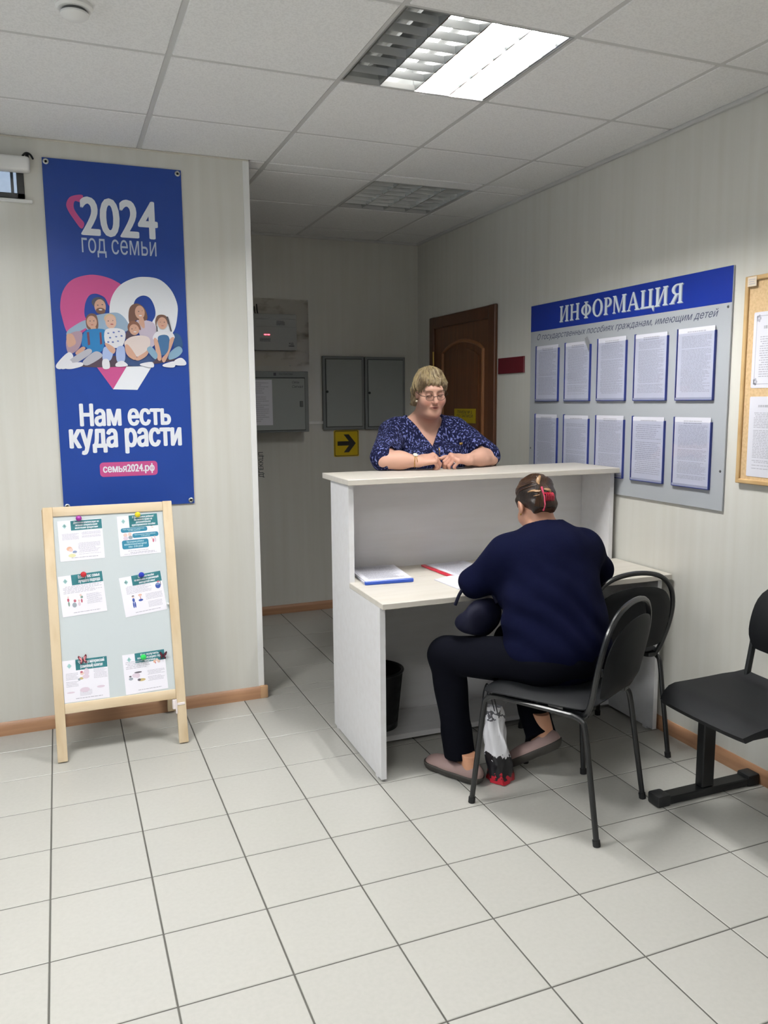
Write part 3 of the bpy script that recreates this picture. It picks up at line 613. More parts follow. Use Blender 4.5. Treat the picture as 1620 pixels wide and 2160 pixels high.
bm = bmesh.new(); fr = on_back(0.1657); text_into(bm, 'РОСТСИСТЕМА', 1.532, 1.718, 1.629, 1.729, 0, 0.01, fr=fr); rect(bm, 1.492, 1.713, 1.510, 1.733, 0, 0, fr); obj('lettering', bm, INKD, r, angle=0)
p = thing('cabinet_notice', (1.42, fy - 0.182, 1.375), 'typed white notice taped on the left of the larger grey cabinet door', 'notice')
obj('sheet', box((1.330, fy - 0.1808, 1.378), (1.476, fy - 0.1795, 1.686)), PAPER, p)
bm = bmesh.new(); text_lines(bm, 1.350, 1.40, 1.450, 1.672, 20, 12, 0, 0, on_back(0.1812), 0.35, 0.6); obj('printing', bm, INK, p, angle=0)
cabinet('meter_cabinet', 1.888, 2.204, 1.332, 1.858, 0.030, 0.022, 'grey flush wall cabinet, left of the pair above the arrow sign', (1.915, 1.605))
cabinet('meter_cabinet', 2.212, 2.530, 1.328, 1.856, 0.030, 0.022, 'grey flush wall cabinet, right of the pair, behind the standing woman', (2.240, 1.595))
bm = bmesh.new(); bx(bm, (1.738, fy - 0.022, 1.374), (1.888, fy, 1.396), 0.003)
o = obj('cable_duct', bm, WHITEP, loc=(1.82, fy, 1.385)); tag(o, 'short white cable duct linking the large cabinet to the flush cabinets', 'cable duct')
r = thing('arrow_sign', (2.068, fy, 1.134), 'yellow square sign with a black arrow pointing right', 'sign')
fr = on_back(0.0); bm = bmesh.new(); prism(bm, rrect(1.972, 1.132, 2.166, 1.326, 0.010), 0.004, frame=fr); obj('plate', bm, mat('sign_yellow', 'd6b60c', 0.4), r)
bm = bmesh.new(); fr = on_back(0.0045)
o_, i_ = rrect(1.977, 1.137, 2.161, 1.321, 0.010), rrect(1.981, 1.141, 2.157, 1.317, 0.008)
for k in range(len(o_)):
    j = (k + 1) % len(o_); flat(bm, [o_[k], o_[j], i_[j], i_[k]], 0, 0, fr)
obj('border', bm, BLACKP, r, angle=0)
bm = bmesh.new(); ax, az = 1.969, 1.229
flat(bm, [(ax + 0.030, az - 0.016), (ax + 0.118, az - 0.016), (ax + 0.078, az - 0.066), (ax + 0.118, az - 0.066), (ax + 0.172, az), (ax + 0.118, az + 0.066), (ax + 0.078, az + 0.066), (ax + 0.118, az + 0.016), (ax + 0.030, az + 0.016)], 0, 0, fr); obj('arrow', bm, BLACKP, r, angle=0)
r = thing('wall_marking', (1.42, fy, 1.0), 'hand-lettered dark characters running up the wall below the large cabinet', 'lettering')
bm = bmesh.new(); fr = frame((1.449, fy - 0.0006, 1.005), (0, 0, 1), (-1, 0, 0))
text_into(bm, 'ДГЕККЦП', 0, 0, 0.178, 0.040, 0, 0.01, fr=fr); obj('lettering', bm, mat('marker', '3c4144', 0.7), r, angle=0)

# ------------------------------------------------------------------ banner on the left wall
PR = {k: mat('ink_' + k, c, 0.5) for k, c in dict(skin='c49a86', skinl='d2ac9a', dark='4a3a3a', brown='6b4c40', auburn='7d5545', blond='c9ab8a', wht='d8d8de', jean='8fa6bd', ltjean='7ea0b8', navyj='2c4470',
      navy='28507e', teal='1f74ae', denim='3b6690', ltblue='9fb0d8', blue='6272ac', grey='a9a4b8', mauve='a48a98', lilac='b9aebf', cream='d4c6c2', maroon='6d3a48', shade='4c3c4a', lip='a8605c').items()}
PR['pink'] = PINK; PR['white'] = WHITEV
bn = thing('banner', (0.41, YL, 1.06), 'tall blue banner with a pink and white heart and a sitting family', 'banner')
BX0, BX1, BZ0, BZ1 = 0.111, 0.709, 1.045, 2.607
bm = bmesh.new(); n, m2 = 12, 24
def bpt(i, j, off): return V((BX0 + (BX1 - BX0) * i / n, YL - 0.006 - off, BZ0 + (BZ1 - BZ0) * j / m2))
f_ = [[bm.verts.new(bpt(i, j, 0.0012)) for i in range(n + 1)] for j in range(m2 + 1)]; b_ = [[bm.verts.new(bpt(i, j, 0)) for i in range(n + 1)] for j in range(m2 + 1)]
for j in range(m2):
    for i in range(n): bm.faces.new((f_[j][i], f_[j][i + 1], f_[j + 1][i + 1], f_[j + 1][i])); bm.faces.new((b_[j][i], b_[j + 1][i], b_[j + 1][i + 1], b_[j][i + 1]))
for i in range(n): bm.faces.new((f_[0][i], b_[0][i], b_[0][i + 1], f_[0][i + 1])); bm.faces.new((f_[m2][i], f_[m2][i + 1], b_[m2][i + 1], b_[m2][i]))
for j in range(m2): bm.faces.new((f_[j][0], f_[j + 1][0], b_[j + 1][0], b_[j][0])); bm.faces.new((f_[j][n], b_[j][n], b_[j + 1][n], f_[j + 1][n]))
obj('sheet', bm, BLUEV, bn)
BF = frame((0, YL - 0.0075, 0), (1, 0, 0), (0, 0, 1))
def shapes(name, lst, z0, dz):
    keys = []; bm = bmesh.new()
    for q, (c, t_, d_) in enumerate(lst):
        if c not in keys: keys.append(c)
        if t_ == 'e': pl = ellipse(*d_, 18)
        elif t_ == 'c': pl = [(p.x, p.y) for p in catmull([(x, z, 0) for x, z in d_], 5, closed=True)]
        else: pl = d_
        flat(bm, pl, z0 + dz * q, keys.index(c), BF)
    return obj(name, bm, [PR[k] for k in keys], bn, angle=0)
shapes('heart_print', HEART, 0.0002, 0.0001)
shapes('heart_outline', HEART_SMALL, 0.0002, 0)
shapes('family_print', FAMILY, 0.0008, 0.00005)
def btext(name, body, x0, z0, x1, z1, bold, m, z=0.0004):
    bm = bmesh.new(); text_into(bm, body, x0, z0, x1, z1, z, bold, fr=BF, res=3); return obj(name, bm, m, bn, angle=0)
btext('lettering', '2024', 0.262, 2.290, 0.588, 2.452, 0.035, WHITEV)
btext('lettering', 'год семьи', 0.256, 2.194, 0.582, 2.277, -0.003, mat('print_pale', 'b4bdcc', 0.5))
btext('lettering', 'Нам есть', 0.208, 1.432, 0.610, 1.532, 0.045, WHITEV)
btext('lettering', 'куда расти', 0.158, 1.302, 0.656, 1.416, 0.045, WHITEV)
bm = bmesh.new(); flat(bm, rrect(0.279, 1.192, 0.541, 1.260, 0.016), 0.0003, 0, BF); obj('label_print', bm, PINK, bn, angle=0)
btext('lettering', 'семья2024.рф', 0.294, 1.203, 0.526, 1.249, 0.03, WHITEV, 0.0007)
for x, z in ((BX0 + 0.016, BZ1 - 0.016), (BX1 - 0.016, BZ1 - 0.016), (BX0 + 0.016, BZ0 + 0.016), (BX1 - 0.016, BZ0 + 0.016)):
    bm = bmesh.new(); lathe(bm, [(0.0, 0), (0.005, 0), (0.0055, 0.0025), (0.008, 0.0035), (0.0125, 0.0015), (0.0125, 0)], 16)
    bmesh.ops.transform(bm, matrix=Mx.Translation((x, YL - 0.0073, z)) @ Mx.Rotation(math.pi / 2, 4, 'X'), verts=bm.verts); obj('grommet', bm, STEEL, bn)

# ------------------------------------------------------------------ sandwich board with leaflets
sv = V((0, 0.24, 1.085)).normalized(); SF = frame((0, -0.22, 0), (1, 0, 0), sv)
st = thing('sandwich_board', (0.30, -0.10, 0), 'white notice board in a pine A-frame standing on the floor before the banner', 'notice board')
def sbox(lo, hi, bev=0.003): bm = bmesh.new(); bx(bm, lo, hi, bev, 2, mtx=SF); return bm
obj('leg', sbox((0.0225, 0.006, -0.020), (0.0635, 1.110, 0)), PINE, st); obj('leg', sbox((0.5345, 0.006, -0.020), (0.5765, 1.112, 0)), PINE, st)
obj('top_rail', sbox((0.0635, 1.068, -0.019), (0.5345, 1.110, -0.001)), PINEX, st); obj('bottom_rail', sbox((0.0635, 0.207, -0.019), (0.5345, 0.250, -0.001)), PINEX, st)
obj('board', sbox((0.060, 0.245, -0.014), (0.538, 1.073, -0.008), 0), mat('whiteboard', 'c8d0d3', 0.22), st)
rv = (V((0, 0.175, 0)) - V((0, 0.045, 1.07))).normalized(); RF = frame((0, 0.045, 1.07), (-1, 0, 0), -rv)
def rbox(lo, hi, bev=0.003): bm = bmesh.new(); bx(bm, lo, hi, bev, 1, mtx=RF); return bm
obj('leg', rbox((-0.052, -1.068, -0.0), (-0.018, 0.0, 0.018)), PINE, st); obj('leg', rbox((-0.572, -1.068, 0.0), (-0.532, 0.0, 0.018)), PINE, st)
obj('bottom_rail', rbox((-0.532, -0.80, 0.001), (-0.068, -0.76, 0.017)), PINEX, st); obj('board', rbox((-0.54, -0.765, 0.006), (-0.06, -0.01, 0.012), 0), MATS['whiteboard'], st)
bm = bmesh.new(); bx(bm, (0.517, 0.160, -0.024), (0.533, 0.205, 0.002), 0.003, mtx=SF); bx(bm, (0.529, 0.140, -0.004), (0.5365, 0.206, 0.004), 0.002, mtx=SF); bx(bm, (0.5365, 0.176, -0.001), (0.572, 0.188, 0.0035), 0.002, mtx=SF); obj('strap', bm, mat('strap_white', 'dcd2d0', 0.5), st, label='white plastic strap round the lower right leg')

TEAL = mat('leaflet_teal', '2c747c', 0.5); TEALB = mat('leaflet_blue', '2b7f9c', 0.5); EMB = mat('leaflet_emblem', 'a9d3d3', 0.5)
TINT = {k: mat('leaf_' + k, c, 0.55) for k, c in dict(orange='e0b298', yellow='dfdcae', blue='7d8fb8', red='c06478', skin='e0c4bc', grey='9aa2ac', green='7f9a90', navy='3a54a0', ochre='c2ae78', lilac='d8c8d6', dk='5c5660').items()}
HEADS = ['Денежная компенсация на\nпитание специальными\nмолочными продуктами', 'У Вас родился ребенок?\nВы имеете право на\nдополнительное\nединовременное пособие', 'Если у вас семья\nлучшего подхода', 'Ежегодное пособие\nна школьника из малоимущей\nмногодетной семьи', 'Что такое материнский\n(семейный) капитал', 'Как получить\nкомпенсацию при\nипотеке']
PLACE = ['top left', 'top right', 'middle left', 'middle right', 'bottom left', 'bottom right']
LOOK = ['leaflet held by the purple magnet, with a teal heading and a feeding child', 'leaflet held by the yellow magnet, with three blue rounded text boxes', 'leaflet held by the red magnet, with small drawn people',
        'tilted leaflet held by the blue magnet, with a drawn school rucksack', 'leaflet held by the pink butterfly magnet, standing on the lower rail', 'leaflet held by the green magnet, with a small drawn house']
ART = [
 [('orange', 'e', .22, .30, .065, .055), ('skin', 'e', .25, .27, .05, .045), ('blue', 'e', .335, .215, .05, .03), ('yellow', 'e', .27, .13, .085, .045), ('grey', 'e', .345, .20, .03, .018)],
 [('dk', 'e', .83, .70, .03, .008), ('skin', 'e', .85, .66, .03, .012), ('skin', 'e', .17, .52, .05, .05), ('lilac', 'e', .17, .44, .06, .05), ('skin', 'e', .28, .53, .045, .05), ('grey', 'e', .29, .45, .055, .045), ('red', 'e', .84, .33, .02, .05), ('skin', 'e', .81, .39, .02, .02), ('lilac', 'e', .89, .34, .025, .06), ('skin', 'e', .88, .42, .02, .02)],
 [('skin', 'e', .17, .47, .018, .02), ('red', 'e', .165, .40, .025, .045), ('green', 'e', .17, .30, .02, .06), ('skin', 'e', .30, .37, .022, .03), ('red', 'e', .31, .36, .03, .035), ('grey', 'e', .29, .26, .05, .06), ('skin', 'e', .40, .35, .02, .03), ('lilac', 'e', .40, .27, .03, .05), ('skin', 'e', .45, .48, .025, .025), ('green', 'e', .47, .43, .03, .03), ('red', 'e', .46, .34, .02, .05)],
 [('navy', 'e', .88, .64, .065, .075), ('blue', 'e', .88, .68, .05, .03), ('red', 'e', .90, .74, .035, .02), ('dk', 'e', .95, .70, .008, .07), ('dk', 'e', .25, .49, .03, .02), ('skin', 'e', .25, .465, .025, .022), ('navy', 'e', .25, .39, .03, .05), ('navy', 'e', .235, .27, .018, .08), ('navy', 'e', .275, .27, .018, .08), ('orange', 'e', .42, .49, .045, .025), ('skin', 'e', .42, .465, .03, .025), ('red', 'e', .42, .41, .008, .04), ('navy', 'e', .42, .36, .055, .028)],
 [('skin', 'e', .42, .66, .045, .045), ('red', 'e', .41, .69, .03, .025), ('lilac', 'e', .52, .68, .06, .09), ('ochre', 'e', .40, .54, .05, .03), ('grey', 'e', .35, .52, .03, .03), ('lilac', 'e', .50, .57, .08, .05), ('lilac', 'e', .46, .26, .11, .06), ('lilac', 'e', .15, .23, .09, .02), ('lilac', 'e', .82, .29, .09, .03)],
 [('orange', 'e', .74, .73, .03, .04), ('skin', 'e', .80, .76, .03, .04), ('red', 'e', .76, .69, .012, .02), ('skin', 'e', .84, .72, .035, .04), ('dk', 'e', .14, .44, .03, .02), ('grey', 'e', .15, .38, .05, .035), ('lilac', 'e', .25, .45, .07, .05), ('dk', 'e', .33, .52, .09, .02), ('lilac', 'e', .31, .44, .06, .06), ('ochre', 'e', .40, .32, .09, .035), ('dk', 'e', .34, .33, .04, .03)],
]
LINES = [[(.08, .52, .45, .68, 9), (.52, .55, .95, .70, 8), (.42, .14, .92, .46, 14)], [(.2, .10, .8, .14, 1), (.1, .03, .9, .06, 1)], [(.08, .55, .95, .74, 6), (.58, .24, .92, .50, 11)], [(.12, .55, .72, .76, 9), (.55, .34, .95, .50, 5), (.58, .14, .92, .30, 6)], [(.06, .36, .33, .70, 10), (.68, .50, .98, .74, 8), (.35, .12, .62, .26, 6)], [(.06, .62, .62, .82, 5), (.55, .26, .96, .54, 9)]]
for q, (cx, cy, w, h, ang) in enumerate(PAPERS):
    if q == 4: cy += 0.002
    fr = SF @ Mx.Translation((cx, cy, -0.0074)) @ Mx.Rotation(math.radians(ang), 4, 'Z') @ Mx.Translation((-w / 2, -h / 2, 0))
    r = thing('leaflet', (fr @ V((w / 2, h / 2, 0))), LOOK[q], 'leaflet', 'leaflets on the pine board')
    bm = bmesh.new(); bx(bm, (0, 0, 0), (w, h, 0.0006)); bmesh.ops.transform(bm, matrix=fr, verts=bm.verts); obj('sheet', bm, mat('leaflet_paper', 'eae8f1', 0.6), r)
    hx, hy = 0.29, (0.70 if q == 1 else 0.745)
    hd = 1.0 if q != 0 else 0.985
    bm = bmesh.new(); rect(bm, w * hx, h * hy, w * 0.995, h * hd, 0.0008, 0, fr); obj('heading_band', bm, TEAL, r, angle=0)
    bm = bmesh.new(); nl = HEADS[q].count('\n') + 1
    text_into(bm, HEADS[q], w * (hx + 0.06 if q != 2 else hx + 0.15), h * (hy + 0.02), w * 0.93, h * (hd - 0.025), 0.0010, 0.03, 0.2 if q < 2 else 0.0, fr=fr, res=1); obj('heading', bm, WHITEV, r, angle=0)
    bm = bmesh.new(); ex, ey = w * 0.15, h * 0.865; s = w * 0.035
    for dx, dy, k in ((-.7, 0, .8), (.7, 0, .8), (0, .9, .8), (0, -.9, .8), (0, 0, 1.0)): flat(bm, [(ex + (dx + a) * s, ey + (dy + b_) * s) for a, b_ in ((0, -k), (k, 0), (0, k), (-k, 0))], 0.0008, 0, fr)
    obj('emblem', bm, EMB, r, angle=0)
    keys = []; bm = bmesh.new()
    for j, (c, t_, ex, ey, rx, ry) in enumerate(ART[q]):
        if c not in keys: keys.append(c)
        flat(bm, ellipse(ex * w, ey * h, rx * w, ry * h, 12), 0.0009 + 0.00003 * j, keys.index(c), fr)
    obj('picture', bm, [TINT[k] for k in keys], r, angle=0)
    bm = bmesh.new()
    for j, (x0, y0, x1, y1, rows) in enumerate(LINES[q]): text_lines(bm, x0 * w, y0 * h, x1 * w, y1 * h, rows, q * 7 + j, 0.0009, 0, fr, 0.38)
    text_lines(bm, .25 * w, .055 * h, .85 * w, .09 * h, 1, q + 50, 0.0009, 0, fr, 0.5, 0); obj('printing', bm, mat('ink_pale', 'b9b6c2', 0.6), r, angle=0)
    if q == 1:
        for j, (x0, y0, x1, y1, tx) in enumerate(((.07, .585, .72, .695, 'При рождении ребенка -\n10 000 рублей'), (.34, .43, .98, .545, 'При рождении второго ребенка -\n15 000 рублей'), (.07, .17, .72, .39, 'При рождении ребенка в\nмалообеспеченной многодетной\nсемье - 20 000 рублей'))):
            bm = bmesh.new(); flat(bm, rrect(x0 * w, y0 * h, x1 * w, y1 * h, 0.045 * h), 0.0010, 0, fr); o = obj('text_box', bm, TEALB, r, angle=0)
            bm = bmesh.new(); text_into(bm, tx, (x0 + .05) * w, (y0 + .018) * h, (x1 - .05) * w, (y1 - .018) * h, 0.0012, 0.01, fr=fr, res=1); obj('lettering', bm, mat('print_pale2', 'c4dfe6', 0.5), o, angle=0)
def magnet(x, y, name, col, label):
    fr = SF @ Mx.Translation((x, y, -0.0065))
    r = thing('magnet', fr @ V((0, 0, 0)), label, 'magnet', 'round magnets on the pine board')
    k_ = 0.45 if name == 'white' else 1.0
    bm = bmesh.new(); lathe(bm, [(0, 0), (0.009 * k_, 0), (0.009 * k_, 0.003), (0.008 * k_, 0.004), (0, 0.004)], 16); bmesh.ops.transform(bm, matrix=fr, verts=bm.verts); obj('disc', bm, STEEL, r)
    bm = bmesh.new(); bmesh.ops.create_uvsphere(bm, u_segments=20, v_segments=14, radius=0.0128 * k_, matrix=fr @ Mx.Translation((0, 0.0005, 0.003 + 0.0125 * k_))); obj('ball', bm, mat('magnet_' + name, col, 0.12), r)
for k, c, nm in (('purple', '9a2f96', 'glossy purple ball magnet at the top left of the pine board'), ('yellow', 'e3cf2c', 'glossy yellow ball magnet at the top right of the pine board'), ('red', 'c32c36', 'glossy red ball magnet on the left leaflet of the middle pair'), ('blue', '2a3ab0', 'glossy blue ball magnet on the tilted leaflet'), ('green', '2fd25e', 'bright green ball magnet on the leaflet with a drawn house')):
    magnet(PINS[k][0], PINS[k][1], k, c, nm)
def butterfly(x, y, s, rot, cols, label):
    fr = SF @ Mx.Translation((x, y, -0.006)) @ Mx.Rotation(math.radians(rot), 4, 'Z')
    r = thing('butterfly_magnet', fr @ V((0, 0, 0)), label, 'magnet')
    up = [(0.001, 0.0), (0.006, 0.010), (0.013, 0.016), (0.016, 0.012), (0.013, 0.003), (0.008, -0.001)]; lo = [(0.001, 0.0), (0.008, -0.001), (0.012, -0.006), (0.010, -0.012), (0.005, -0.009)]
    for sg in (-1, 1):
        bm = bmesh.new()
        for pl in (up, lo): prism(bm, [(px_ * s, py_ * s) for px_, py_ in pl], 0.0008)
        bmesh.ops.transform(bm, matrix=fr @ Mx.Translation((0, 0, 0.004)) @ Mx.Scale(sg, 4, (1, 0, 0)) @ Mx.Rotation(math.radians(-35), 4, 'Y'), verts=bm.verts)
        bmesh.ops.recalc_face_normals(bm, faces=bm.faces); obj('wing', bm, cols[0], r)
        bm = bmesh.new()
        for pl in (up, lo): prism(bm, [(px_ * s * 0.62 + 0.0018 * s, py_ * s * 0.62 + 0.001 * s) for px_, py_ in pl], 0.0004)
        bmesh.ops.transform(bm, matrix=fr @ Mx.Translation((0, 0, 0.0046)) @ Mx.Scale(sg, 4, (1, 0, 0)) @ Mx.Rotation(math.radians(-35), 4, 'Y'), verts=bm.verts)
        bmesh.ops.recalc_face_normals(bm, faces=bm.faces); obj('wing_patch', bm, cols[1], r)
    bm = bmesh.new(); tube(bm, [fr @ V((0, -0.011 * s, 0.002)), fr @ V((0, 0, 0.005)), fr @ V((0, 0.009 * s, 0.003))], [0.001, 0.0022, 0.0012], 8); obj('body', bm, BLACKM, r)
butterfly(PINS['fly'][0], PINS['fly'][1], 1.45, 8, (mat('wing_dark', '6e2838', 0.4), mat('wing_pink', 'e89aa0', 0.4)), 'pink and dark red butterfly magnet on the bottom left leaflet')
butterfly(PINS['fly2'][0], PINS['fly2'][1], 1.3, -4, (mat('wing_maroon', '3d1522', 0.4), mat('wing_red', '5e1a2a', 0.4)), 'dark maroon butterfly magnet at a corner of the house leaflet')
magnet(PINS['white'][0], PINS['white'][1], 'white', 'f0f0f0', 'tiny white ball by the right stile of the pine board')  # white spot built as a small ball

# ------------------------------------------------------------------ information board on the right wall
RB = lambda off: frame((XR - off, 0, 0), (0, -1, 0), (0, 0, 1))      # x' = -y
ib = thing('information_board', (XR, -0.50, 1.07), 'large grey information board with a dark blue heading and ten pockets', 'notice board')
bm = bmesh.new(); bx(bm, (XR - 0.010, -1.245, 1.070), (XR - 0.001, 0.240, 2.060), 0.001); obj('board', bm, mat('board_grey', 'a9adb2', 0.35), ib)
bm = bmesh.new(); rect(bm, -0.239, 1.916, 1.244, 2.0595, 0.0003, 0, RB(0.010)); obj('heading_band', bm, mat('board_blue', '162f8c', 0.35), ib, angle=0)
def ring(cx, cy, rx, ry, ix, iy, a0, a1, n=16):
    o = [(cx + rx * math.cos(math.radians(a0 + (a1 - a0) * k / n)), cy + ry * math.sin(math.radians(a0 + (a1 - a0) * k / n))) for k in range(n + 1)]
    i = [(cx + ix * math.cos(math.radians(a0 + (a1 - a0) * k / n)), cy + iy * math.sin(math.radians(a0 + (a1 - a0) * k / n))) for k in range(n + 1)]
    return [[o[k], o[k + 1], i[k + 1], i[k]] for k in range(n)]
R4 = lambda x0, y0, x1, y1: [(x0, y0), (x1, y0), (x1, y1), (x0, y1)]
def stem(x, w=0.17, top=True, bot=True):
    s = [R4(x, 0, x + w, 1)]
    if bot: s += [[(x - .08, 0), (x + w + .08, 0), (x + w + .08, .04), (x + w, .09), (x, .09), (x - .08, .04)]]
    if top: s += [[(x - .08, 1), (x - .08, .96), (x, .91), (x + w, .91), (x + w + .08, .96), (x + w + .08, 1)]]
    return s
I_ = stem(.09) + stem(.62) + [[(.22, .10), (.30, .10), (.66, .90), (.58, .90)]]
GL = {'И': (I_, .98), 'Н': (stem(.09) + stem(.62) + [R4(.2, .46, .7, .54)], .98),
      'Ф': (stem(.40) + ring(.485, .5, .43, .34, .25, .27, 0, 360), 1.02), 'О': (ring(.45, .5, .43, .53, .25, .45, 0, 360), .96),
      'Р': (stem(.09) + ring(.30, .72, .34, .28, .16, .21, -90, 90) + [R4(.2, .93, .31, 1), R4(.2, .44, .31, .51)], .72),
      'М': (stem(.09, .07) + stem(.80, .17) + [[(.09, 1), (.26, 1), (.56, .10), (.48, 0)], [(.48, 0), (.56, .10), (.86, 1), (.80, 1)]], 1.12),
      'А': ([[(.08, .02), (.15, .02), (.47, .98), (.40, .98)], [(.40, 1.0), (.50, 1.02), (.86, .02), (.66, .02)], R4(.25, .30, .66, .37), R4(0, 0, .26, .05), R4(.58, 0, .96, .05)], .98),
      'Ц': (stem(.09, bot=False) + stem(.62, bot=False) + [R4(.02, 0, .94, .09), [(.82, .09), (.82, -.02), (.94, -.24), (.98, .09)]], 1.02),
      'Я': (stem(.60) + ring(.50, .72, .36, .28, .18, .21, 90, 270) + [R4(.48, .93, .66, 1), R4(.48, .44, .66, .51), [(.36, .47), (.54, .47), (.28, .05), (.08, .05)], R4(0, 0, .32, .05)], .94)}
def serif_word(bm, word, x0, y0, x1, h, z, fr):
    tot = sum(GL[c][1] for c in word); sx = (x1 - x0) / tot; x = x0; q = 0
    for c in word:
        for pl in GL[c][0]:
            flat(bm, [(x + px_ * sx, y0 + py_ * h) for px_, py_ in pl], z + 0.00002 * (q % 7), 0, fr); q += 1
        x += GL[c][1] * sx
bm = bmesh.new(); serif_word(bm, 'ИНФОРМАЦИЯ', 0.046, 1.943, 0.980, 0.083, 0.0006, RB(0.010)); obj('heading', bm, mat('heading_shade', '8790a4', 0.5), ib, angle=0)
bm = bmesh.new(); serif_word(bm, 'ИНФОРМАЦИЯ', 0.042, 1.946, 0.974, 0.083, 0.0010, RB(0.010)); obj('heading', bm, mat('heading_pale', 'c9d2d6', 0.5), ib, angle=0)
bm = bmesh.new(); text_into(bm, 'О государственных пособиях гражданам, имеющим детей', -0.172, 1.858, 1.175, 1.900, 0.0004, 0.0, 0.35, fr=RB(0.010)); obj('subheading', bm, mat('board_ink', '3a4058', 0.5), ib, angle=0)
PKB = mat('pocket_blue', '26357e', 0.4); PKG = mat('pocket_bottom', 'aeb0c0', 0.35)
PET = glass('pocket_plastic', (248, 249, 252), 0.05)
ORD = ['first', 'second', 'third', 'fourth', 'fifth']
for row, (zt, zb) in enumerate(((1.833, 1.526), (1.456, 1.152))):
    for c in range(5):
        yl = 0.170 - 0.2805 * c; yr = yl - 0.222                      # yl is the end nearer the door
        bm = bmesh.new()
        bx(bm, (XR - 0.022, yl - 0.004, zb), (XR - 0.0101, yl, zt), 0.0008); bx(bm, (XR - 0.022, yr, zb), (XR - 0.0101, yr + 0.004, zt - 0.02), 0.0008); bx(bm, (XR - 0.022, yr, zb), (XR - 0.0101, yl, zb + 0.0035), 0.0008)
        pk = obj('pocket', bm, PKB, ib)
        bm = bmesh.new(); bx(bm, (XR - 0.0212, yr + 0.004, zb + 0.0035), (XR - 0.0106, yl - 0.004, zb + 0.013)); obj('ledge', bm, PKG, pk)
        bm = bmesh.new(); bx(bm, (XR - 0.0225, yr + 0.004, zb + 0.003), (XR - 0.0215, yl - 0.004, zt - 0.022)); obj('front_sheet', bm, PET, pk)
        dz = random.uniform(-0.003, 0.003)
        cut = row == 0 and c == 1
        r = thing('information_sheet', (XR - 0.016, (yl + yr) / 2, zb + 0.014), 'printed sheet with a bent corner in the upper row of the grey board' if cut else 'printed sheet in the %s row of the grey board, %s from the door' % ('upper' if row == 0 else 'lower', ORD[c]), 'sheet', 'sheets in the information board')
        fr = RB(0.016); x0, x1, y0, y1 = -yl + 0.0055, -yr - 0.0055, zb + 0.0135, zt - 0.001 + dz
        pl = [(x0, y0), (x1, y0), (x1, y1 - 0.055), (x1 - 0.05, y1), (x0, y1)] if cut else [(x0, y0), (x1, y0), (x1, y1), (x0, y1)]
        bm = bmesh.new(); prism(bm, pl, 0.002, frame=fr); obj('sheet', bm, PAPER, r)
        if cut:
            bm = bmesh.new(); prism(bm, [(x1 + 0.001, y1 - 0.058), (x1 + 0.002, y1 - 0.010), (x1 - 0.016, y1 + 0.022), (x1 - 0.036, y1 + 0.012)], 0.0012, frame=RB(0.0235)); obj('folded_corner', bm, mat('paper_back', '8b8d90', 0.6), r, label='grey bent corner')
        bm = bmesh.new(); sd = row * 5 + c
        rows = [34, 44, 48, 46, 42, 50, 48, 44, 26, 40][sd]
        text_lines(bm, x0 + 0.024, y0 + 0.022, x1 - 0.016, y1 - 0.032, rows, 100 + sd, 0.0023, 0, fr, 0.40 if rows > 30 else 0.34); text_lines(bm, x0 + 0.055, y1 - 0.030, x1 - 0.05, y1 - 0.012, 2, 150 + sd, 0.0023, 0, fr, 0.5, 0)
        obj('printing', bm, INK, r, angle=0)
bm = bmesh.new()
for y_, z_ in ((-1.225, 1.235), (0.222, 1.26), (-1.225, 1.90)): lathe_at(bm, [(0, 0), (0.006, 0), (0.004, 0.003), (0, 0.0035)], 10, Mx.Translation((XR - 0.010, y_, z_)) @ Mx.Rotation(-math.pi / 2, 4, 'Y'))
obj('screw', bm, mat('screw_grey', '6d7072', 0.4, 0.7), ib)

# cork board at the right edge
cb = thing('cork_board', (XR, -1.65, 1.195), 'tan cork board in a light wood frame right of the information board', 'notice board')
CY0, CY1, CZ0, CZ1 = -1.955, -1.316, 1.197, 2.002
WF = mat('cork_frame', 'c8a878', 0.45, noise=('b08c5c', (8, 8, 8), 3, 0.4, 0.7))
obj('cork', box((XR - 0.012, CY0 + 0.01, CZ0 + 0.01), (XR, CY1 - 0.01, CZ1 - 0.01)), mat('cork', 'd2b48a', 0.85, noise=('c3a47a', (90, 90, 90), 3, 0.4, 0.7)), cb)
for lo, hi in (((XR - 0.022, CY1 - 0.018, CZ0), (XR, CY1, CZ1)), ((XR - 0.022, CY0, CZ0), (XR, CY0 + 0.018, CZ1)), ((XR - 0.0215, CY0, CZ0), (XR, CY1, CZ0 + 0.018)), ((XR - 0.0215, CY0, CZ1 - 0.018), (XR, CY1, CZ1))): obj('frame_rail', box(lo, hi, 0.003), WF, cb)
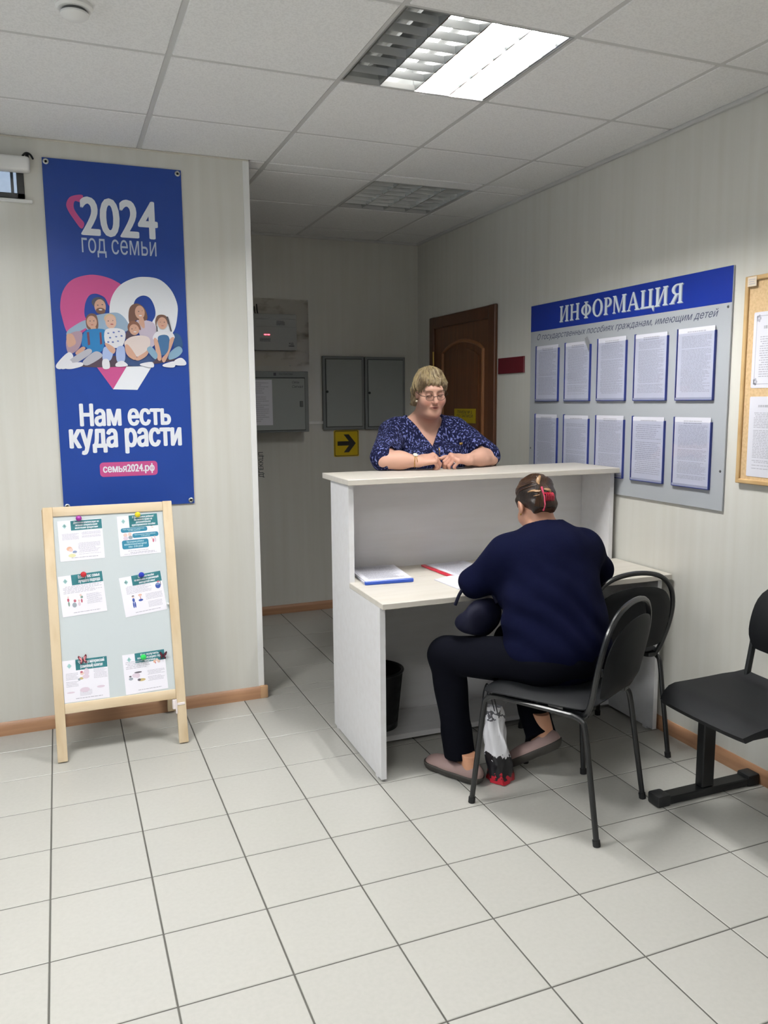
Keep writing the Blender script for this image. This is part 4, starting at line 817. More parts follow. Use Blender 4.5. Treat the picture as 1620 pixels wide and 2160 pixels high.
for q, (zb, zt, lab) in enumerate(((1.573, 1.862, 'upper notice with an ornamental border on the cork board'), (1.228, 1.540, 'lower typed notice on the cork board'))):
    yl = -1.364; yr = yl - 0.212; r = thing('cork_notice', (XR - 0.013, (yl + yr) / 2, zb), lab, 'notice', 'notices on the cork board'); fr = RB(0.0122)
    bm = bmesh.new(); prism(bm, rrect(-yl, zb, -yr, zt, 0.006), 0.0015, frame=fr); obj('sheet', bm, PAPER, r)
    bm = bmesh.new()
    if q == 0:
        for a, b_ in ((0.014, 0.0165),):
            for x0, y0, x1, y1 in ((-yl + a, zb + a, -yl + b_, zt - a), (-yr - b_, zb + a, -yr - a, zt - a), (-yl + a, zb + a, -yr - a, zb + b_), (-yl + a, zt - b_, -yr - a, zt - a)): rect(bm, x0, y0, x1, y1, 0.002, 0, fr)
        for cx_, cy_ in ((-yl + 0.02, zb + 0.024), (-yl + 0.024, zt - 0.024), (-yr - 0.024, zt - 0.024), (-yr - 0.024, zb + 0.024)):
            for a in range(5): flat(bm, ellipse(cx_ + 0.007 * math.cos(a * 1.26), cy_ + 0.009 * math.sin(a * 1.26), 0.005, 0.006, 8), 0.002, 0, fr)
        text_lines(bm, -yl + 0.05, zt - 0.07, -yr - 0.05, zt - 0.05, 1, 77, 0.002, 0, fr, 0.6, 0); text_lines(bm, -yl + 0.035, zb + 0.04, -yr - 0.03, zt - 0.09, 18, 78, 0.002, 0, fr)
    else:
        text_lines(bm, -yl + 0.04, zt - 0.045, -yr - 0.04, zt - 0.03, 1, 79, 0.002, 0, fr, 0.6, 0); text_lines(bm, -yl + 0.025, zb + 0.03, -yr - 0.015, zt - 0.06, 36, 80, 0.002, 0, fr)
    obj('printing', bm, INK, r, angle=0)
p = thing('paper_label', (XR - 0.024, -1.335, 1.97), 'small white paper label stuck on the top corner of the cork board', 'label')
obj('slip', box((XR - 0.0236, -1.375, 1.962), (XR - 0.0222, -1.332, 1.998)), mat('label_paper', 'd9ccb8', 0.6), p)
bm = bmesh.new(); text_lines(bm, 1.337, 1.968, 1.370, 1.992, 3, 5, 0.0, 0, RB(0.0239), 0.4); obj('printing', bm, INK, p, angle=0)

# ------------------------------------------------------------------ chairs
SHINY = mat('tube_black', '101214', 0.3, spec=0.6)
def make_chair(label):
    r = thing('office_chair', (0, 0, 0), label, 'chair', 'black tubular chairs at the desk')
    for s in (-1, 1):
        bm = bmesh.new(); tube(bm, catmull([(s * 0.2145, 0.252, 0.012), (s * 0.207, 0.232, 0.20), (s * 0.199, 0.212, 0.385), (s * 0.197, 0.200, 0.424), (s * 0.196, 0.165, 0.441), (s * 0.196, 0.12, 0.443)], 5), 0.0105, 10)
        l = obj('leg', bm, SHINY, r, world=False)
        bm = bmesh.new(); tube(bm, [(s * 0.2147, 0.2528, 0.0), (s * 0.2140, 0.251, 0.022)], 0.0135, 10); obj('foot_cap', bm, mat('rubber', '141516', 0.7), l, world=False)
        bm = bmesh.new(); tube(bm, catmull([(s * 0.2145, -0.255, 0.012), (s * 0.207, -0.222, 0.24), (s * 0.202, -0.198, 0.40), (s * 0.199, -0.180, 0.432), (s * 0.197, -0.14, 0.443)], 5), 0.0105, 10)
        l = obj('leg', bm, SHINY, r, world=False)
        bm = bmesh.new(); tube(bm, [(s * 0.2147, -0.2565, 0.0), (s * 0.2140, -0.253, 0.022)], 0.0135, 10); obj('foot_cap', bm, MATS['rubber'], l, world=False)
        bm = bmesh.new(); tube(bm, [(s * 0.196, 0.125, 0.443), (s * 0.197, -0.145, 0.443)], 0.0103, 10); obj('side_rail', bm, SHINY, r, world=False)
    half = [(0.165, -0.06, 0.430), (0.172, -0.14, 0.430), (0.180, -0.185, 0.447), (0.192, -0.212, 0.50), (0.210, -0.236, 0.60), (0.208, -0.254, 0.69), (0.178, -0.266, 0.765), (0.110, -0.274, 0.815), (0.0, -0.277, 0.832)]
    pts = half + [(-x, y, z) for x, y, z in reversed(half[:-1])]
    bm = bmesh.new(); tube(bm, catmull(pts, 5), 0.0105, 10); obj('back_hoop', bm, SHINY, r, world=False)
    bm = bmesh.new(); tube(bm, [(-0.165, 0.03, 0.432), (0.165, 0.03, 0.432)], 0.009, 8); tube(bm, [(-0.196, 0.12, 0.432), (0.196, 0.12, 0.432)], 0.009, 8); obj('cross_bar', bm, SHINY, r, world=False)
    def pad(outline, cen, thick, crown, place, nr=7):
        """cushion: concentric rings from the rim to the middle, crowned on both faces"""
        bm = bmesh.new(); N = len(outline); top, bot = [], []
        for side, lst in ((1, top), (-1, bot)):
            for q in range(nr):
                s_ = 1 - 0.92 * (q / (nr - 1)); d_ = (thick / 2) * (1 - (1 - min(1, q / 1.6)) ** 2 * 0.85) + (crown * (1 - s_ * s_) if side > 0 else 0)
                lst.append([bm.verts.new(place(cen[0] + (x - cen[0]) * s_, cen[1] + (y - cen[1]) * s_, side * d_)) for x, y in outline])
            for a, b_ in zip(lst, lst[1:]):
                for k in range(N):
                    f = (a[k], a[(k + 1) % N], b_[(k + 1) % N], b_[k]); bm.faces.new(f if side > 0 else tuple(reversed(f)))
            bm.faces.new(lst[-1] if side > 0 else list(reversed(lst[-1])))
        for k in range(N): bm.faces.new((bot[0][k], bot[0][(k + 1) % N], top[0][(k + 1) % N], top[0][k]))
        bmesh.ops.recalc_face_normals(bm, faces=bm.faces); return bm
    so = [(p.x, p.y) for p in catmull([(0.165, -0.195, 0), (0.200, -0.150, 0), (0.215, 0.0, 0), (0.225, 0.14, 0), (0.205, 0.205, 0), (0.12, 0.225, 0), (0, 0.228, 0), (-0.12, 0.225, 0), (-0.205, 0.205, 0), (-0.225, 0.14, 0), (-0.215, 0.0, 0), (-0.200, -0.150, 0), (-0.165, -0.195, 0), (0, -0.208, 0)], 3, closed=True)]
    bm = pad(so, (0, 0), 0.026, 0.010, lambda x, y, z: V((x, y, 0.468 + z - 0.010 * max(0, (y - 0.12) / 0.1)))); obj('seat', bm, VINYL, r, world=False)
    bo = [(p.x, p.y) for p in catmull([(0.150, 0.505, 0), (0.178, 0.540, 0), (0.190, 0.62, 0), (0.183, 0.69, 0), (0.145, 0.745, 0), (0.08, 0.772, 0), (0, 0.780, 0), (-0.08, 0.772, 0), (-0.145, 0.745, 0), (-0.183, 0.69, 0), (-0.190, 0.62, 0), (-0.178, 0.540, 0), (-0.150, 0.505, 0), (0, 0.498, 0)], 3, closed=True)]
    bm = pad(bo, (0, 0.64), 0.024, 0.012, lambda x, y, z: V((x, -0.213 - (y - 0.5) * 0.20 - 0.028 + 0.35 * x * x + z, y))); obj('backrest', bm, VINYL, r, world=False)
    bm = bmesh.new()
    for s in (-1, 1): bx(bm, (s * 0.187 - 0.010, -0.250, 0.60), (s * 0.187 + 0.010, -0.232, 0.625), 0.003); bx(bm, (s * 0.16 - 0.02, -0.20, 0.440), (s * 0.16 + 0.02, -0.10, 0.456), 0.002)
    obj('back_bracket', bm, SHINY, r, world=False)
    return r
c1 = make_chair('black tubular chair on which the woman in navy sits'); c1.location = (1.814, -1.313, 0); c1.rotation_euler = (0, 0, math.radians(29.7))
c2 = copy_tree(c1); c2['label'] = 'empty black tubular chair pushed up to the right end of the desk'; c2.location = (2.262, -0.918, 0); c2.rotation_euler = (0, 0, math.radians(-1.5))

# row seating by the right wall
be = thing('row_seat', (2.35, -1.70, 0), 'black waiting-room seat on a T-shaped steel foot by the right wall', 'bench')
obj('foot_bar', box((2.135, -1.518, 0.004), (2.620, -1.462, 0.034), 0.004), BLACKM, be)
for x0, x1 in ((2.125, 2.185), (2.572, 2.632)): obj('end_cap', box((x0, -1.522, 0.0), (x1, -1.458, 0.046), 0.008, 2), mat('cap_black', '17191b', 0.5), be)
obj('post', box((2.345, -1.510, 0.034), (2.405, -1.470, 0.400), 0.004), BLACKM, be)
obj('beam', box((2.330, -2.60, 0.385), (2.400, -1.500, 0.425), 0.004), BLACKM, be)
obj('foot_bar', box((2.135, -2.578, 0.004), (2.620, -2.522, 0.034), 0.004), BLACKM, be); obj('post', box((2.345, -2.570, 0.034), (2.405, -2.530, 0.400), 0.004), BLACKM, be)
def seat_shell(y0, y1):
    bm = bmesh.new(); n, m3 = 10, 14; top = []
    for j in range(m3 + 1):
        q = j / m3; x = 2.115 + 0.40 * q
        z = 0.452 + 0.012 * (q - 0.3) ** 2 - (0.035 * ((0.22 - q) / 0.22) ** 2 if q < 0.22 else 0) + (0.02 * ((q - 0.85) / 0.15) ** 2 if q > 0.85 else 0)
        ins = 0.035 * max(0, (0.25 - q) / 0.25) ** 2 + 0.04 * max(0, (q - 0.8) / 0.2) ** 2
        top.append([(x, y0 + ins + (y1 - y0 - 2 * ins) * i / n, z + 0.006 * abs(2 * i / n - 1) ** 3) for i in range(n + 1)])
    A = [[bm.verts.new(p) for p in row] for row in top]
    for j in range(m3):
        for i in range(n): bm.faces.new((A[j][i], A[j + 1][i], A[j + 1][i + 1], A[j][i + 1]))
    bmesh.ops.recalc_face_normals(bm, faces=bm.faces)
    bmesh.ops.solidify(bm, geom=bm.faces[:], thickness=0.022)
    return bm
def back_shell(y0, y1):
    bm = bmesh.new(); n, m3 = 10, 10; A = []
    for j in range(m3 + 1):
        q = j / m3; z = 0.60 + 0.21 * q; ins = 0.03 * abs(2 * q - 1) ** 4
        A.append([bm.verts.new((2.505 + 0.055 * q + 0.02 * (2 * q - 1) ** 2 - 0.018 * (1 - (2 * i / n - 1) ** 2), y0 + ins + (y1 - y0 - 2 * ins) * i / n, z)) for i in range(n + 1)])
    for j in range(m3):
        for i in range(n): bm.faces.new((A[j][i], A[j][i + 1], A[j + 1][i + 1], A[j + 1][i]))
    bmesh.ops.recalc_face_normals(bm, faces=bm.faces); bmesh.ops.solidify(bm, geom=bm.faces[:], thickness=0.02)
    return bm
for y1 in (-1.495, -2.045):
    y0 = y1 - 0.46
    obj('seat', seat_shell(y0, y1), VINYL, be); obj('backrest', back_shell(y0 + 0.02, y1 - 0.05), VINYL, be)
    for yy in (y1 - 0.06, y0 + 0.06):
        bm = bmesh.new(); tube(bm, catmull([(2.36, yy, 0.428), (2.44, yy, 0.432), (2.485, yy, 0.455), (2.505, yy, 0.54), (2.53, yy, 0.68), (2.556, yy, 0.78)], 5), 0.014, 8, flat=(1.0, 0.75)); obj('back_bracket', bm, BLACKM, be)
        bm = bmesh.new(); bx(bm, (2.16, yy - 0.015, 0.424), (2.46, yy + 0.015, 0.432)); obj('seat_bracket', bm, BLACKM, be)

# smoke detector
r = thing('smoke_detector', (0.225, -1.118, H), 'round white smoke detector on the ceiling', 'smoke detector')
bm = bmesh.new(); lathe(bm, [(0, 0), (0.050, 0), (0.052, -0.012), (0.046, -0.018), (0, -0.018)], 28); obj('base', bm, WHITEP, r, world=False)
bm = bmesh.new(); lathe(bm, [(0, -0.018), (0.034, -0.018), (0.036, -0.022), (0.034, -0.027), (0, -0.027)], 28); obj('vent_ring', bm, mat('vent_dark', '5e605f', 0.6), r, world=False)
bm = bmesh.new(); lathe(bm, [(0, -0.027), (0.040, -0.027), (0.040, -0.032), (0.025, -0.042), (0, -0.044)], 28); obj('cap', bm, WHITEP, r, world=False)

# ------------------------------------------------------------------ figures: smooth-blended volumes turned into one surface
class Vol:
    """signed distances on a grid; parts melt into one another with radius k"""
    def __init__(s, lo, hi, h):
        s.lo = np.array(lo, float); s.h = h; s.n = np.ceil((np.array(hi) - s.lo) / h).astype(int) + 1
        s.F = np.full(s.n, 0.2, np.float32)
    def win(s, lo, hi):
        a = np.clip(np.floor((np.array(lo) - s.lo) / s.h).astype(int), 0, s.n); b = np.clip(np.ceil((np.array(hi) - s.lo) / s.h).astype(int) + 1, 0, s.n)
        if np.any(b <= a): return None
        ax = [(s.lo[i] + s.h * np.arange(a[i], b[i])).astype(np.float32) for i in range(3)]
        return tuple(slice(a[i], b[i]) for i in range(3)), np.meshgrid(*ax, indexing='ij')
    def put(s, d, sl, k, op):
        A = s.F[sl]
        if op == 'add': h = np.maximum(k - np.abs(A - d), 0) / max(k, 1e-6); s.F[sl] = np.minimum(A, d) - h * h * k * 0.25
        elif op == 'sub': h = np.maximum(k - np.abs(A + d), 0) / max(k, 1e-6); s.F[sl] = np.maximum(A, -d) + h * h * k * 0.25
        elif op == 'and': h = np.maximum(k - np.abs(A - d), 0) / max(k, 1e-6); s.F[sl] = np.maximum(A, d) + h * h * k * 0.25
    def cap(s, a, b, ra, rb=None, k=0.01, op='add', squash=None):
        a, b = np.array(a, float), np.array(b, float); rb = ra if rb is None else rb; m = max(ra, rb) + k + 0.03
        w = s.win(np.minimum(a, b) - m, np.maximum(a, b) + m)
        if w is None: return
        sl, (X, Y, Z) = w; ba = b - a; L2 = max(float(ba @ ba), 1e-9)
        t_ = np.clip(((X - a[0]) * ba[0] + (Y - a[1]) * ba[1] + (Z - a[2]) * ba[2]) / L2, 0, 1)
        d = np.sqrt((X - a[0] - t_ * ba[0]) ** 2 + (Y - a[1] - t_ * ba[1]) ** 2 + (Z - a[2] - t_ * ba[2]) ** 2) - (ra + (rb - ra) * t_)
        s.put(d, sl, k, op)
    def ell(s, c, r, k=0.01, op='add', R=None):
        """ellipsoid; R = 3x3 whose columns are its axes"""
        c, r = np.array(c, float), np.array(r, float); m = r.max() + k + 0.03
        w = s.win(c - m, c + m)
        if w is None: return
        sl, (X, Y, Z) = w; P = np.stack([X - c[0], Y - c[1], Z - c[2]], -1)
        if R is not None: P = P @ np.array(R, np.float32)
        k0 = np.sqrt(((P / r) ** 2).sum(-1)); k1 = np.sqrt(((P / (r * r)) ** 2).sum(-1)) + 1e-9
        s.put((k0 * (k0 - 1) / k1).astype(np.float32), sl, k, op)
    def func(s, f, k=0.005, op='sub', lo=None, hi=None):
        w = s.win(s.lo if lo is None else lo, s.lo + s.h * s.n if hi is None else hi)
        if w is None: return
        sl, (X, Y, Z) = w; s.put(f(X, Y, Z).astype(np.float32), sl, k, op)
    def warp(s, f):
        sl, (X, Y, Z) = s.win(s.lo, s.lo + s.h * s.n); s.F += f(X, Y, Z).astype(np.float32)
    def mesh(s):
        F = s.F; F[0] = F[-1] = 0.2; F[:, 0] = F[:, -1] = 0.2; F[:, :, 0] = F[:, :, -1] = 0.2
        S = F < 0; c = np.zeros(tuple(np.array(F.shape) - 1), np.int8)
        cor = [(i, j, k) for i in (0, 1) for j in (0, 1) for k in (0, 1)]
        n = np.array(F.shape) - 1
        sub = lambda A, o_: A[o_[0]:o_[0] + n[0], o_[1]:o_[1] + n[1], o_[2]:o_[2] + n[2]]
        for o_ in cor: c += sub(S, o_)
        I = np.argwhere((c > 0) & (c < 8)); idx = np.full(c.shape, -1, np.int32); idx[tuple(I.T)] = np.arange(len(I))
        acc = np.zeros((len(I), 3)); cnt = np.zeros(len(I))
        for a in range(3):
            for u in (0, 1):
                for v in (0, 1):
                    o0 = [0, 0, 0]; o0[(a + 1) % 3] = u; o0[(a + 2) % 3] = v; o1 = list(o0); o1[a] = 1
                    f0 = F[tuple((I + o0).T)]; f1 = F[tuple((I + o1).T)]; m = (f0 < 0) != (f1 < 0)
                    t_ = f0[m] / (f0[m] - f1[m]); p = np.tile(np.array(o0, float), (m.sum(), 1)); p[:, a] = t_
                    acc[m] += p; cnt[m] += 1
        Vt = s.lo + s.h * (I + acc / cnt[:, None]); Q = []
        for a in range(3):
            b_, d_ = (a + 1) % 3, (a + 2) % 3
            s0 = [slice(0, -1) if i == a else slice(1, -1) for i in range(3)]; s1 = [slice(1, None) if i == a else slice(1, -1) for i in range(3)]
            A, B = S[tuple(s0)], S[tuple(s1)]
            for sign, mk in ((0, A & ~B), (1, ~A & B)):
                E = np.argwhere(mk)
                E = E + np.array([0 if i == a else 1 for i in range(3)])
                q = []
                for u, v in ((0, 0), (1, 0), (1, 1), (0, 1)):
                    o_ = E.copy(); o_[:, b_] -= 1 - u; o_[:, d_] -= 1 - v; q.append(idx[tuple(o_.T)])
                q = np.stack(q, 1); Q.append(q if sign == 0 else q[:, ::-1])
        Q = np.concatenate(Q); me = bpy.data.meshes.new('v')
        me.vertices.add(len(Vt)); me.vertices.foreach_set('co', Vt.astype(np.float32).ravel())
        me.loops.add(Q.size); me.loops.foreach_set('vertex_index', Q.astype(np.int32).ravel())
        me.polygons.add(len(Q)); me.polygons.foreach_set('loop_start', np.arange(0, Q.size, 4, dtype=np.int32)); me.polygons.foreach_set('loop_total', np.full(len(Q), 4, np.int32))
        me.update(calc_edges=True); me.validate(); me.shade_smooth()
        return me, Vt

def vobj(name, vol, m, parent, label=None, paint=None):
    me, P = vol.mesh(); me.materials.append(m); me.name = name
    if paint is not None:
        at = me.color_attributes.new('tint', 'FLOAT_COLOR', 'POINT'); C_ = np.ones((len(P), 4), np.float32); C_[:, :3] = paint(P); at.data.foreach_set('color', C_.ravel())
    o = bpy.data.objects.new(name, me); COL.objects.link(o)
    me.transform(wmat(parent).inverted()); o.parent = parent
    if label: o['label'] = label
    return o

def nz(X, Y, Z, f, seed=0):
    """cheap smooth noise from sines"""
    r = np.random.RandomState(seed); out = 0
    for _ in range(5):
        a = r.normal(size=3) * f; out = out + np.sin(X * a[0] + Y * a[1] + Z * a[2] + r.uniform(0, 6.28))
    return out / 5

class Head:
    def __init__(s, c, fwd, roll=0.0, sc=1.0):
        s.c = np.array(c, float); f = np.array(fwd, float); f /= np.linalg.norm(f)
        r = np.cross(f, (0, 0, 1)); r /= np.linalg.norm(r); u = np.cross(r, f)          # r: the head's own right
        s.r, s.u, s.f, s.sc = r * math.cos(roll) + u * math.sin(roll), u * math.cos(roll) - r * math.sin(roll), f, sc
        s.R = np.stack([s.r, s.f, s.u], 1)
    def p(s, x, y, z): return s.c + s.sc * (s.r * x + s.f * y + s.u * z)
    def loc(s, P): return (P - s.c) @ s.R / s.sc
    def build(s, v, plump=1.0):
        k = s.sc
        E = lambda c, r, kk=0.02, op='add': v.ell(s.p(*c), np.array(r) * k, kk, op, s.R)
        E((0, -.012, .034), (.073, .092, .084), .0); E((0, .030, -.045), (.060 * plump, .060, .072), .03)
        for q in (-1, 1): E((q * .036, .050, -.036), (.034 * plump, .034, .036), .02)
        E((0, .070, -.098), (.026, .022, .020), .025)
        if plump > 1.0: E((0, .035, -.108), (.050, .048, .030), .03)
        E((0, .072, .032), (.050, .018, .016), .02)
        for q in (-1, 1):
            E((q * .031, .095, .008), (.020, .016, .012), .012, 'sub'); E((q * .031, .073, .006), (.0165, .0155, .0115), .004)
        v.cap(s.p(0, .089, .014), s.p(0, .114, -.028), .0075 * k, .0125 * k, .010)
        for q in (-1, 1): v.ell(s.p(q * .0115, .098, -.034), np.array((.0085, .010, .007)) * k, .006, 'add', s.R)
        E((0, .088, -.060), (.026, .012, .012), .010); E((0, .0985, -.0565), (.020, .0055, .0045), .004); E((0, .0975, -.0675), (.018, .006, .0055), .004)
        v.cap(s.p(-.023, .098, -.0625), s.p(.023, .098, -.0625), .0022, .0022, .003, 'sub')
        for q in (-1, 1): v.cap(s.p(q * .020, .098, -.035), s.p(q * .034, .086, -.062), .0025, .0025, .007, 'sub')
        for q in (-1, 1):
            E((q * .075, -.006, -.006), (.010, .019, .030), .008); E((q * .083, -.002, -.004), (.005, .010, .018), .006, 'sub')

def hand(v, w, f, n, thumb, a=(50, 65, 35), sc=1.0, thumb_bend=0.5):
    """palm, four bent fingers and a thumb; thumb=+1/-1: the side f x n on which the thumb leaves"""
    w, f, n = np.array(w, float), np.array(f, float), np.array(n, float)
    f /= np.linalg.norm(f); n = n - f * (n @ f); n /= np.linalg.norm(n); s_ = np.cross(f, n) * thumb
    off = (.029, .0095, -.0105, -.029); ln = (.084, .088, .084, .074); seg = ((.043, .026, .021), (.047, .030, .022), (.043, .028, .021), (.034, .021, .019)); rad = (.0092, .0095, .0090, .0080)
    for i in range(4):
        kn = w + sc * (f * ln[i] + s_ * off[i])
        v.cap(w + s_ * off[i] * 0.62 * sc - n * .002, kn, .0155 * sc, .0118 * sc, .014)
        v.ell(kn + n * .002, (.0112 * sc,) * 3, .006)
        p = kn; an = 0
        for j in range(3):
            an += a[j] * (1 + 0.07 * (i - 1.5)); d_ = f * math.cos(math.radians(an)) - n * math.sin(math.radians(an)) + s_ * (off[i] * -0.9)
            q = p + d_ / np.linalg.norm(d_) * seg[i][j] * sc; v.cap(p, q, rad[i] * sc * (1 - .07 * j), rad[i] * sc * (0.94 - .07 * j), .0032 if j else .005); p = q
    v.ell(w + sc * (f * .035 + s_ * .022 - n * .010), (.022 * sc,) * 3, .014)
    p = w + sc * (f * .028 + s_ * .028 - n * .008); d_ = f * .72 + s_ * .62 - n * .25
    for L, r in ((.042, .0125), (.032, .0108), (.024, .0095)):
        q = p + d_ / np.linalg.norm(d_) * L * sc; v.cap(p, q, r * sc, r * .93 * sc, .007); p = q; d_ = d_ + f * thumb_bend - s_ * thumb_bend * 0.9 - n * .1

SKIN = mat('skin', 'cf9f8c', 0.48, attr='tint', spec=0.35)
def lin3(c): return np.array(lin(c)[:3])

# ------------------------------------------------------------------ the woman behind the counter
wo = thing('person', (1.87, 0.06, 0), 'standing woman with short fair hair, glasses and a patterned blue blouse, forearms on the counter', 'person')
HD = Head((1.856, -0.080, 1.578), (-0.14, -0.95, -0.27), roll=math.radians(-3), sc=0.90)
SHO = {-1: np.array((1.695, 0.03, 1.372)), 1: np.array((2.050, 0.02, 1.372))}
ELB = {-1: np.array((1.545, -0.225, 1.256)), 1: np.array((2.118, -0.225, 1.252))}
WRI = {-1: np.array((1.688, -0.290, 1.250)), 1: np.array((1.958, -0.290, 1.248))}
def torso_w(v, g):
    v.ell((1.87, .12, .93), np.array((.205, .15, .16)) + g, .05); v.ell((1.87, .07, 1.08), np.array((.20, .155, .18)) + g, .08)
    v.ell((1.87, .035, 1.24), np.array((.195, .140, .17)) + g, .08)
    for q in (-1, 1): v.ell((1.87 + q * .082, -.085, 1.225), np.array((.090, .080, .085)) + g, .05)
    v.cap((1.725, .03, 1.362), (2.015, .025, 1.362), .072 + g, None, .06); v.cap((1.745, .035, 1.385), (1.83, .03, 1.435), .045 + g, .05 + g, .05); v.cap((1.995, .035, 1.385), (1.91, .03, 1.435), .045 + g, .05 + g, .05)
v = Vol((1.46, -.46, .80), (2.24, .32, 1.72), .0030)
torso_w(v, -0.010)
v.cap((1.87, .03, 1.40), (1.862, -.050, 1.52), .064, .060, .035)
HD.build(v, 1.10)
for q in (-1, 1):
    v.cap(SHO[q], ELB[q], .054, .044, .03); v.cap(ELB[q], WRI[q], .045, .0285, .012)
    v.ell(ELB[q] * .55 + WRI[q] * .45 + (0, 0, .003), (.046, .046, .041), .03)
hand(v, WRI[-1], (.97, -.16, .13), (-.02, -.42, .90), -1, (62, 55, 25), sc=1.05)
hand(v, WRI[1], (-.97, -.20, .12), (.02, -.42, .90), 1, (60, 60, 30), sc=1.02)
def paint_w(P):
    C_ = np.tile(lin3('cb9f8b'), (len(P), 1)); L = HD.loc(P)
    def blob(c, r, col, a):
        d = (((L - np.array(c)) / np.array(r)) ** 2).sum(1); w_ = (a * np.exp(-d * 1.2))[:, None]; return w_, lin3(col)
    for c, r, col, a in (((-.040, .08, -.036), (.026, .04, .022), 'c07a6c', .55), ((.040, .08, -.036), (.026, .04, .022), 'c07a6c', .55), ((0, .112, -.030), (.016, .03, .014), 'bb6e62', .55),
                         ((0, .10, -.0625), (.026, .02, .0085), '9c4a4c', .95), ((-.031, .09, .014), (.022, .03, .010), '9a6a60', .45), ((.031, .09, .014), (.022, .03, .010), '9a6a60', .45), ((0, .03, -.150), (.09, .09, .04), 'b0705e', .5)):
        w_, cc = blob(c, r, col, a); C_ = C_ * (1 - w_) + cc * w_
    for q, h_ in ((-1, WRI[-1] + np.array((.09, -.02, -.01))), (1, WRI[1] + np.array((-.09, -.02, -.01)))):
        w_ = (.35 * np.exp(-(((P - h_) / .05) ** 2).sum(1)))[:, None]; C_ = C_ * (1 - w_) + lin3('c58474') * w_
    return C_
vobj('body', v, SKIN, wo, paint=paint_w)
BL = mat('blouse_print', '0f1231', 0.85, spec=0.15, noise=('737bb0', (115, 115, 65), 4, 0.54, 0.635), bump=((40, 40, 40), 0.3, 0.004))
v = Vol((1.45, -.34, .80), (2.26, .34, 1.52), .0036)
torso_w(v, 0.004)
for q in (-1, 1): v.cap(SHO[q], ELB[q] + (SHO[q] - ELB[q]) * .02 + (0, .012, .006), .070, .064, .045)
v.warp(lambda X, Y, Z: 0.0035 * nz(X, Y, Z, 30, 2) + 0.0025 * np.sin(40 * (X - 1.87) * np.sign(X - 1.87) + 55 * Z))
v.func(lambda X, Y, Z: np.maximum(np.abs(X - 1.862) - (Z - 1.300) * .62, Y - .03) * .85, .004, 'sub', (1.6, -.34, 1.25), (2.1, .04, 1.52))
v.func(lambda X, Y, Z: np.sqrt((X - 1.868) ** 2 + (Y - .01) ** 2) - .088 - (Z - 1.44) * .25, .008, 'sub', (1.7, -.2, 1.40), (2.05, .2, 1.52))
for q in (-1, 1):
    d_ = WRI[q] - ELB[q]; L_ = np.linalg.norm(d_); d_ = d_ / L_
    def hem(X, Y, Z, d_=d_, e=ELB[q]):
        ax_ = (X - e[0]) * d_[0] + (Y - e[1]) * d_[1] + (Z - e[2]) * d_[2]
        rad = np.sqrt(np.maximum((X - e[0]) ** 2 + (Y - e[1]) ** 2 + (Z - e[2]) ** 2 - ax_ ** 2, 0))
        return np.maximum(.022 - ax_, rad - .066)
    v.func(hem, .004, 'sub', ELB[q] - .16, ELB[q] + .16)
v.func(lambda X, Y, Z: np.maximum(np.maximum(Z - 1.2075, 1.1775 - Z), Y + .198), .002, 'sub')
vobj('blouse', v, BL, wo, label='navy blouse with a pale brushstroke print and a V neck')
bm = bmesh.new(); tube(bm, [(1.862, -.168, 1.303), (1.862, -.172, 1.289)], [.0035, .005], 8); tube(bm, [(1.862, -.172, 1.288), (1.862, -.174, 1.268)], .002, 6); obj('zip_pull', bm, mat('gold', 'c8a45a', 0.25, 1.0), wo)
bm = bmesh.new()
for dx in (0, .012): bmesh.ops.create_uvsphere(bm, u_segments=10, v_segments=8, radius=.005, matrix=Mx.Translation((1.985 + dx, -.158 + dx * .4, 1.318)) @ Mx.Scale(1.6, 4, (0, 0, 1)))
obj('brooch', bm, MATS['gold'], wo)
# trousers and shoes behind the desk
v = Vol((1.62, -.16, .0), (2.12, .36, 1.0), .010)
v.ell((1.87, .12, .90), (.205, .15, .14), .03)
for q in (-1, 1): v.cap((1.87 + q * .10, .12, .86), (1.87 + q * .11, .10, .48), .095, .070, .04); v.cap((1.87 + q * .11, .10, .48), (1.87 + q * .115, .11, .10), .070, .062, .03)
vobj('trousers', v, mat('dark_cloth', '1c1e28', 0.85), wo)
SHOE = mat('shoe_black', '1b1b1d', 0.4)
for q in (-1, 1):
    v = Vol((1.87 + q * .12 - .08, -.13, -.005), (1.87 + q * .12 + .08, .22, .14), .006)
    v.cap((1.87 + q * .12, .14, .045), (1.87 + q * .13, -.05, .032), .042, .036, .02); v.cap((1.87 + q * .117, .12, .05), (1.87 + q * .117, .11, .11), .045, .042, .02)
    v.func(lambda X, Y, Z: Z - .002, .004, 'sub'); vobj('shoe', v, SHOE, wo)
